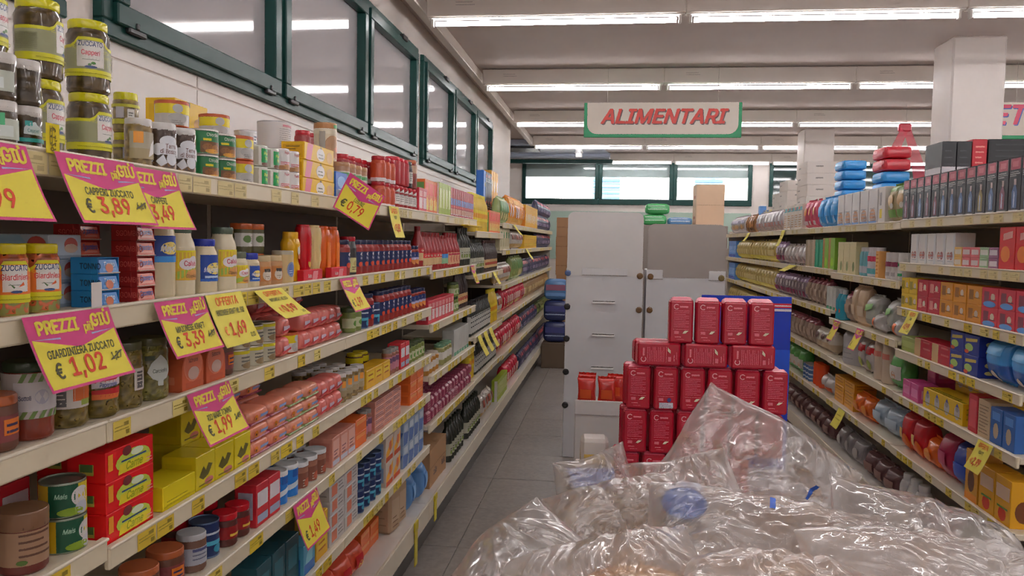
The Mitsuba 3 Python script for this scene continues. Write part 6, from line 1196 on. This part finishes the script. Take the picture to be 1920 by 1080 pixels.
# clear film
scene['m_filmskin'] = {'type': 'blendbsdf', 'weight': 0.32, 'a': {'type': 'thindielectric', 'int_ior': 1.7},
                       'b': {'type': 'blendbsdf', 'weight': .5,
                             'a': {'type': 'principledthin', 'base_color': {'type': 'rgb', 'value': lin('e4e0df')}, 'roughness': .3, 'spec_trans': .0, 'diff_trans': 1.0, 'eta': 1.5},
                             'b': {'type': 'twosided', 'bsdf': {'type': 'roughconductor', 'material': 'none', 'alpha': .10}}}}
def film_bag(c, size, rot, seed, n=96, bulge=1.0, crease=1.0):
    """a clear flat bag: two rectangular sheets meeting at wavy edges, bulging a little, with sharp crossing creases"""
    w, d, h = size; m = M(); R = np.asarray(trimesh.transformations.euler_matrix(*np.radians(rot), 'sxyz'))[:3, :3]
    s, t = np.meshgrid(np.linspace(-1, 1, n), np.linspace(-1, 1, n), indexing='ij')
    rid = lambda x, y, f, k: np.abs(2*meshkit.noise(np.stack([x*f, y*f, 0*x+seed*7.3+k], -1))-1)
    i, j = np.meshgrid(np.arange(n-1), np.arange(n-1), indexing='ij')
    f = np.stack([i*n+j, (i+1)*n+j, (i+1)*n+j+1, i*n+j+1], -1).reshape(-1, 4)
    for side in (-1, 1):
        k = seed*3.7+side; X, Y = s*w/2*9, t*h/2*9
        wx = (meshkit.fbm(np.stack([X*.5, Y*.5, 0*X+k], -1), 3)-.5)*2.2; wy = (meshkit.fbm(np.stack([X*.5+9, Y*.5, 0*X+k], -1), 3)-.5)*2.2
        ang = seed*1.3+side*.5; ca, sa = math.cos(ang), math.sin(ang); U, V = (X+wx)*ca+(Y+wy)*sa, -(X+wx)*sa+(Y+wy)*ca
        calm = .35+.95*np.clip((meshkit.noise(np.stack([X*.55+3, Y*.55, 0*X+seed*2.9], -1))-.3)*2.2, 0, 1)
        edge = (1-np.abs(s)**3)*(1-np.abs(t)**3)
        z = .016*rid(U*1.5, V*.45, 1.0, k)+.012*rid(U*.8, V*2.2, 1.0, k+1)+.0062*rid(U, V, 3.2, k+2)+.0034*rid(V*2, U, 4.0, k+3)+.0016*rid(U, V, 13, k+4)
        rad = np.abs(((np.arctan2(t-1.15, s-.3)*11+2*wx*.3)/np.pi) % 2-1)*.010*np.clip(1.2-np.hypot(t-1, s-.3), 0, 1)      # folds that run to the mouth
        dep = side*d/2*bulge*edge**.6+(1.75*crease*(z-.017)*calm+rad*crease*1.3)*(.35+.65*edge)*side
        common = .035*(meshkit.fbm(np.stack([X*.35, Y*.35, 0*X+seed], -1), 2)-.5)*2*np.clip(1.4-edge, 0, 1)
        px = s*w/2*(1+.06*(meshkit.noise(np.stack([Y*.7, 0*Y, 0*Y+seed], -1))-.5)*2)+.02*(rid(Y, X*.3, .8, seed)-.5)
        pz = t*h/2+.03*(meshkit.noise(np.stack([X*.6, 0*X+4, 0*X+seed], -1))-.5)*2+.012*(rid(X, Y*.3, 1.4, seed+5)-.5)
        P = np.stack([px, dep+common, pz], -1).reshape(-1, 3)
        m.add(P@R.T+np.array(c), f if side < 0 else f[:, ::-1], 'ffffff')
        if side < 0: grid = (P@R.T+np.array(c)).reshape(n, n, 3)
    return m, grid
# centre, size, rotation (about x, y, z), seed
bags = [((.345, 1.95, .95), (.43, .12, .36), (-12, 32, 6), 1, 'clear bag standing tallest before the coffee packs'),
        ((.20, 1.84, .92), (.24, .12, .32), (-18, -24, -14), 2, 'clear bag with pointed corner left of the tallest bag'),
        ((.60, 1.52, .93), (.42, .16, .34), (-48, 20, 10), 3, 'large crumpled clear bag sagging over the right edge of the bin'),
        ((.04, 1.66, .93), (.30, .16, .30), (-46, -14, 8), 4, 'crumpled clear bag at the left rim of the bin'),
        ((.30, 1.44, .95), (.46, .18, .34), (-60, 4, -8), 5, 'wide crumpled clear bag across the middle of the bin'),
        ((.02, 1.28, .98), (.34, .14, .28), (-66, -6, 20), 6, 'low clear bag over bread at the near left corner'),
        ((.53, 1.26, .98), (.42, .14, .30), (-66, 8, 6), 7, 'low clear bag over bread at the near right corner'),
        ((-.02, 2.02, .90), (.20, .12, .26), (-8, -10, 30), 8, 'small glittering clear bag at the far left corner of the bin'),
        ((.26, 1.20, 1.0), (.30, .12, .24), (-70, 0, -12), 9, 'small clear bag nearest the viewer in the middle'),
        ((-.11, 1.34, .93), (.26, .12, .26), (-40, -30, 40), 10, 'clear bag hanging over the left side of the bin')]
strips = {1: (70, 60, 1), 2: (40, 66, 0), 5: (44, 70, 1)}
for c, size, rot, sd, lab in bags:
    m, g = film_bag(c, size, rot, sd)
    k = single('clear_bag', [('film', (m, 'm_filmskin'))], lab, 'plastic bag', 'clear bags in the bread bin')
    if sd in strips:       # printed blue closure strip lying on the film
        i0, j0, up = strips[sd]; P = (g[i0:i0+3, j0:j0+11] if up else g[i0:i0+11, j0:j0+3]); a_, b_ = P.shape[:2]
        nr = np.cross(P[1:, :-1]-P[:-1, :-1], P[:-1, 1:]-P[:-1, :-1]).mean((0, 1)); nr /= np.linalg.norm(nr)
        ii, jj = np.meshgrid(np.arange(a_-1), np.arange(b_-1), indexing='ij')
        sub(k, 'blue_strip', M().add((P+nr*.0012).reshape(-1, 3), np.stack([ii*b_+jj, (ii+1)*b_+jj, (ii+1)*b_+jj+1, ii*b_+jj+1], -1).reshape(-1, 4), '2f5fc0'), 'm_satin')
# tray of blue-lidded food, and two blue closure strips
m = M().lathe([([(0, 0), (.03, 0)], '6f95c4'), ([(.03, 0), (.043, .03)], '5a86bc'), ([(.043, .03), (.045, .032), (.04, .036), (0, .037)], '2f62b4')], 20)
g = M(); on_cyl(g, [('r', -.02, .010, .02, .02, 'd6dae2')], .0375, 0)
single('blue_food_tub', [('tub', (m, 'm_gloss')), ('label', (g, 'm_satin'))], 'small blue tub with white label lying among the clear bags', 'tub', to_world=T().translate([.15, 1.60, 1.01]).rotate([1, 0, 0], 25))

# black boxes laid out on top of the gift boxes, fronts to the viewer
for nm, x, lab in (('black_book_box', 1.505, 'black upright box with white foot, first of the row on top of the gift boxes'), ('black_book_box', 1.57, 'black upright box with white foot, second of the row on top of the gift boxes'), ('red_spine_box', 1.635, 'red upright box between black boxes on top of the gift boxes')):
    T_(nm, x, 4.0, 1.8846, 0, lab)
T_('wide_black_box', 1.822, 4.0, 1.8846, 0, 'wide black box on top of the gift boxes')

# ================================================================== promotion cards hung from the price rails
MAG, YEL, PAPER = 'c8457c', 'e2d24a', 'e6d95c'
hand = lambda t, x, y, h, c, sl=.12, sx=.8: [('t', t, x, y, h, c, sl, sx)] if t else []
def card(side, y, z, w, h, kind_, lines, label, out=0.0, tilt=24, yaw=0, roll=0, curl=.10):
    """hangs from its top edge at (rail, y, z); tilt: how far the foot swings out to the aisle; lines: print in card space, x from -w/2, y down from 0"""
    k = key_for('promotion_card'); say(k, label, 'price card', None)
    sg = 1 if side == 'L' else -1; X = XS[side]+sg*(.017+out)
    th0 = math.radians(tilt); n = 9
    def bend(a, b, e):       # b in [-h, 0]
        s_ = -b/h; th = th0+curl*2.2*(s_-.5)
        d = np.array([np.interp(v, *arc) for v in np.atleast_1d(s_)]); dz = np.array([np.interp(v, arc[0], arc2) for v in np.atleast_1d(s_)])
        nx, nz = np.cos(th), np.sin(th)
        return np.stack([d+e*nx, a, -dz+e*nz], 1)
    ss = np.linspace(0, 1, 40); ths = th0+curl*2.2*(ss-.5)
    arc = (ss, np.concatenate([[0], np.cumsum(np.sin(ths[:-1])*h/39)])); arc2 = np.concatenate([[0], np.cumsum(np.cos(ths[:-1])*h/39)])
    def place(a, b, e):
        p = bend(a, b, e)      # p: (out, along, up)
        c, s_ = math.cos(math.radians(yaw)), math.sin(math.radians(yaw)); cr, sr = math.cos(math.radians(roll)), math.sin(math.radians(roll))
        al, up = p[:, 1]*cr-p[:, 2]*sr, p[:, 1]*sr+p[:, 2]*cr
        o, al = p[:, 0]*c-al*s_, p[:, 0]*s_+al*c
        return np.stack([X+sg*o, y+sg*al, z+up], 1)
    m = M(); ys = -np.linspace(0, h, n)
    g = lambda e, c, x0, x1, y0, y1: m.add(np.vstack([place(np.array([x0, x1]), np.array([yy, yy]), e) for yy in np.linspace(y0, y1, n)]), [[2*i, 2*i+1, 2*i+3, 2*i+2] for i in range(n-1)], c)
    b = .0045
    g(0, MAG if kind_ == 'prezzi' else PAPER, -w/2, w/2, 0, -h)
    g(-.0008, 'd9d4c0', -w/2, w/2, 0, -h)
    scene[k+'__card'] = m.ply('m_matte')
    L = []
    if kind_ == 'prezzi':
        t0 = -h*.36
        L += [('p', [(-w/2+b, -h+b), (w/2-b, -h+b), (w/2-b, t0+.06*h), (0, t0-.12*h), (-w/2+b, t0+.06*h)], YEL), ('p', [(-w/2+b, t0+.06*h), (-w*.18, t0+.02*h), (-w*.18, t0+.045*h)], 'a8aed0'), ('p', [(w/2-b, t0+.06*h), (w*.18, t0+.02*h), (w*.18, t0+.045*h)], 'a8aed0')]
        for q in (-.0011, .0011):
            L += [('t', 'PREZZI', -w*.17+q, -h*.25+q*.5, h*.17, 'e6d44c', .0, .80*w/h/1.45), ('t', 'più', w*.165+q*.5, -h*.285, h*.12, 'e6d44c', .1, .7*w/h/1.45), ('t', 'GIÙ', w*.335+q, -h*.235+q*.5, h*.17, 'e6d44c', .0, .80*w/h/1.45)]
    p = M()
    emit(p, L, place, .03, .0004)
    emit(p, lines, place, .03, .0010)
    scene[k+'__print'] = p.ply('m_matte')
    return k
RED, INK, FADE = 'c8442c', '4a4630', 'd87a3c'
def body(w, h, name, price, old, ec=INK, top=.50):
    L = hand(name, 0, -h*(top+.07), h*.105, INK, .15, .66*w/h/1.45) if name else []
    L += hand('€', -w*.34, -h*.84, h*.2, ec, .1, .8)+hand(price, -w*.02, -h*.84, h*.24, RED, .12, .85*w/h/1.45)
    if old: L += hand(old, w*.36, -h*.74, h*.10, INK, .15, .8)+[('p', [(w*.27, -h*.74), (w*.275, -h*.755), (w*.45, -h*.64), (w*.445, -h*.625)], INK)]
    return L
def prezzi(side, y, z, w, h, name, price, old, label, **k): return card(side, y, z, w, h, 'prezzi', body(w, h, name, price, old), label, **k)
def plain(side, y, z, w, h, head, name, price, old, label, **k):
    L = hand(head, 0, -h*.22, h*.15, 'd8622c', .05, .8*w/h/1.2) if head else []
    L += hand(name, 0, -h*.40, h*.10, INK, .15, .6*w/h/1.35) if name else []
    L += hand('€', -w*.32, -h*.78, h*.16, FADE, .1, .8)+hand(price, .02*w, -h*.8, h*.24, RED, .12, .8*w/h/1.2) if price else [('l', -w*.36, -h*.55, w*.36, 2, h*.2, h*.03, 'b8a23c')]
    if old: L += hand(old, w*.34, -h*.9, h*.08, INK, .15, .8)
    return card(side, y, z, w, h, 'plain', L, label, **k)
prezzi('L', 1.245, 1.676, .205, .120, 'CAPPERI ZUCCATO', '3,89', '4,69', 'pink and yellow promotion card reading CAPPERI 3,89 on left top shelf', out=.004)
prezzi('L', 1.40, 1.672, .185, .120, 'CAPPERI', '3,49', '', 'pink and yellow promotion card partly behind the capers card', out=.0, tilt=22)
prezzi('L', .985, 1.676, .20, .120, '', '2,99', '', 'pink and yellow promotion card cut by the left picture edge', out=.002)
prezzi('L', 1.175, 1.424, .205, .122, 'GIARDINIERA ZUCCATO', '1,02', '1,27', 'pink and yellow promotion card reading GIARDINIERA 1,02')
prezzi('L', 1.50, 1.422, .185, .116, 'MAIONESE KRAFT', '3,39', '4,09', 'pink and yellow promotion card reading 3,39 on left second shelf', out=.004)
plain('L', 1.69, 1.422, .165, .122, 'OFFERTA', 'MAIONESE KRAFT ML 500', '1,69', '2,15', 'yellow OFFERTA card reading 1,69 on left second shelf')
plain('L', 1.92, 1.418, .16, .105, 'OFFERTA', 'MAIONESE C. ML 250', '0,99', '1,35', 'yellow card reading 0,99 bent outward on left second shelf', tilt=52)
prezzi('L', 2.53, 1.42, .165, .118, '', '1,99', '', 'pink and yellow promotion card under the orange sauce bottles', tilt=28)
prezzi('L', 1.62, 1.222, .18, .118, 'RIO MARE TONNO', '1,99', '2,49', 'pink and yellow promotion card on left third shelf over yellow tuna cartons', tilt=26)
prezzi('L', 2.17, .806, .18, .13, '', '1,49', '', 'pink and yellow promotion card low down on left fifth shelf', tilt=20)
prezzi('L', 2.50, 1.722, .14, .13, 'LEGUMI', '0,79', '', 'pink-topped promotion card twisted sideways before the bean jars', roll=-30, yaw=-48, tilt=8, out=.075)
plain('L', 3.07, 1.677, .14, .125, 'OFFERTA', 'PASSATA', '0,89', '', 'yellow card hanging under the white-labelled tomato jars', tilt=14)
prezzi('L', 4.85, 1.395, .12, .115, '', '1,39', '', 'pink and yellow card under the tomato pulp bottles', tilt=20)
plain('L', 5.75, 1.325, .11, .10, '', '', '', '', 'yellow card on the vinegar shelf of the left row', tilt=30)
for j, y in enumerate((5.15, 5.38, 5.62)): plain('L', y, .928, .13, .14, '', '', '', '', f'yellow card, {ordn[j]} of three side by side below the dark bottles', tilt=26)
plain('L', 6.9, 1.69, .15, .11, '', '', '', '', 'yellow card under the orange pasta bags', tilt=38)
plain('L', 7.9, 1.475, .16, .12, '', '', '', '', 'yellow card under the white pasta bags', tilt=34)
plain('R', 6.55, 1.40, .24, .10, '', '', '', '', 'yellow card sticking out flat from right second shelf', tilt=62)
plain('R', 6.95, 1.68, .13, .14, '', '', '', '', 'orange and yellow card on right top shelf before the rusk bags', tilt=20)
plain('R', 8.7, 1.68, .14, .10, '', '', '', '', 'small yellow card at the far end of right top shelf', tilt=30)
plain('R', 3.95, 1.255, .115, .115, 'OFFERTA', 'BUDINO', '0,99', '1,29', 'yellow OFFERTA card below the crimson pudding boxes', tilt=24)
plain('R', 3.17, .826, .12, .12, 'OFFERTA', 'BISCOTTI', '2,99', '', 'yellow OFFERTA card reading 2,99 by the right picture edge', tilt=24)
prezzi('R', 5.22, 1.085, .13, .13, '', '', '', 'pink and yellow card over the grey drum tub', tilt=24)
prezzi('R', 4.75, 1.085, .13, .13, '', '', '', 'pink and yellow card under the beige pouches', tilt=24)
plain('R', 6.75, 1.135, .14, .15, '', '', '', '', 'yellow card beside the blue promotion panel', tilt=14)
plain('R', 6.75, .835, .15, .13, '', '', '', '', 'yellow card on right fourth shelf near the coffee packs', tilt=24)
plain('R', 6.7, .565, .13, .12, '', '', '', '', 'orange and yellow card on right fifth shelf near the coffee packs', tilt=24)
plain('R', 5.05, .56, .14, .12, '', '', '', '', 'yellow card under the flat yellow boxes', tilt=24)
# small upright tag clipped before the small caper jars
single('price_tag', [('tag', (M().box(-.8635, -.8623, 1.130, 1.160, 1.672, 1.718, 'dcc81e', .0005), 'm_matte'))], 'small yellow price tag standing upright before the small caper jars', 'price tag')
g = M(); emit(g, [('t', '€ 1,29', 0, 0, .011, '5a4a14', 0, .8), ('l', -.02, .012, 2, .005, .0015, '8a7a24')], lambda a, b, e: np.stack([-.8620+e+0*a, 1.150-b, 1.694-a], 1)); scene['price_tag__print'] = g.ply('m_matte')
single('blank_tag', [('', (M().box(-.8655, -.864, 1.235, 1.262, 1.425, 1.468, 'd9d4d2', .0005), 'm_matte'))], 'blank white tag standing before the crab stick cartons', 'price tag')
# yellow straps hanging from the lowest shelf rail
for j, (y, l) in enumerate(((3.50, .20), (3.90, .13))):
    m = M().box(-.868, -.860, y-.03, y+.03, .262-l*.2, .266, 'c9b722', .002).box(-.866, -.862, y-.024, y+.024, .262-l, .262-l*.2, 'd2c02a', .001)
    single('yellow_strap', [('', (m, 'm_satin'))], ['longer yellow strap hanging from the left bottom shelf edge', 'shorter yellow strap hanging from the left bottom shelf edge'][j], 'strap')
k = key_for('yellow_clip'); scene[k] = M().box(-.878, -.83, 4.52, 5.0, 1.632, 1.640, 'c9a81e', .002).ply('m_gloss'); say(k, 'shiny yellow strip under the end of the left top shelf', 'strip')

# drop kinds that nothing uses
used = {d['shapegroup']['id'] for d in scene.values() if isinstance(d, dict) and d.get('type') == 'instance'}
for k in [k for k in scene if k.startswith('kind_') and k not in used]: del scene[k]
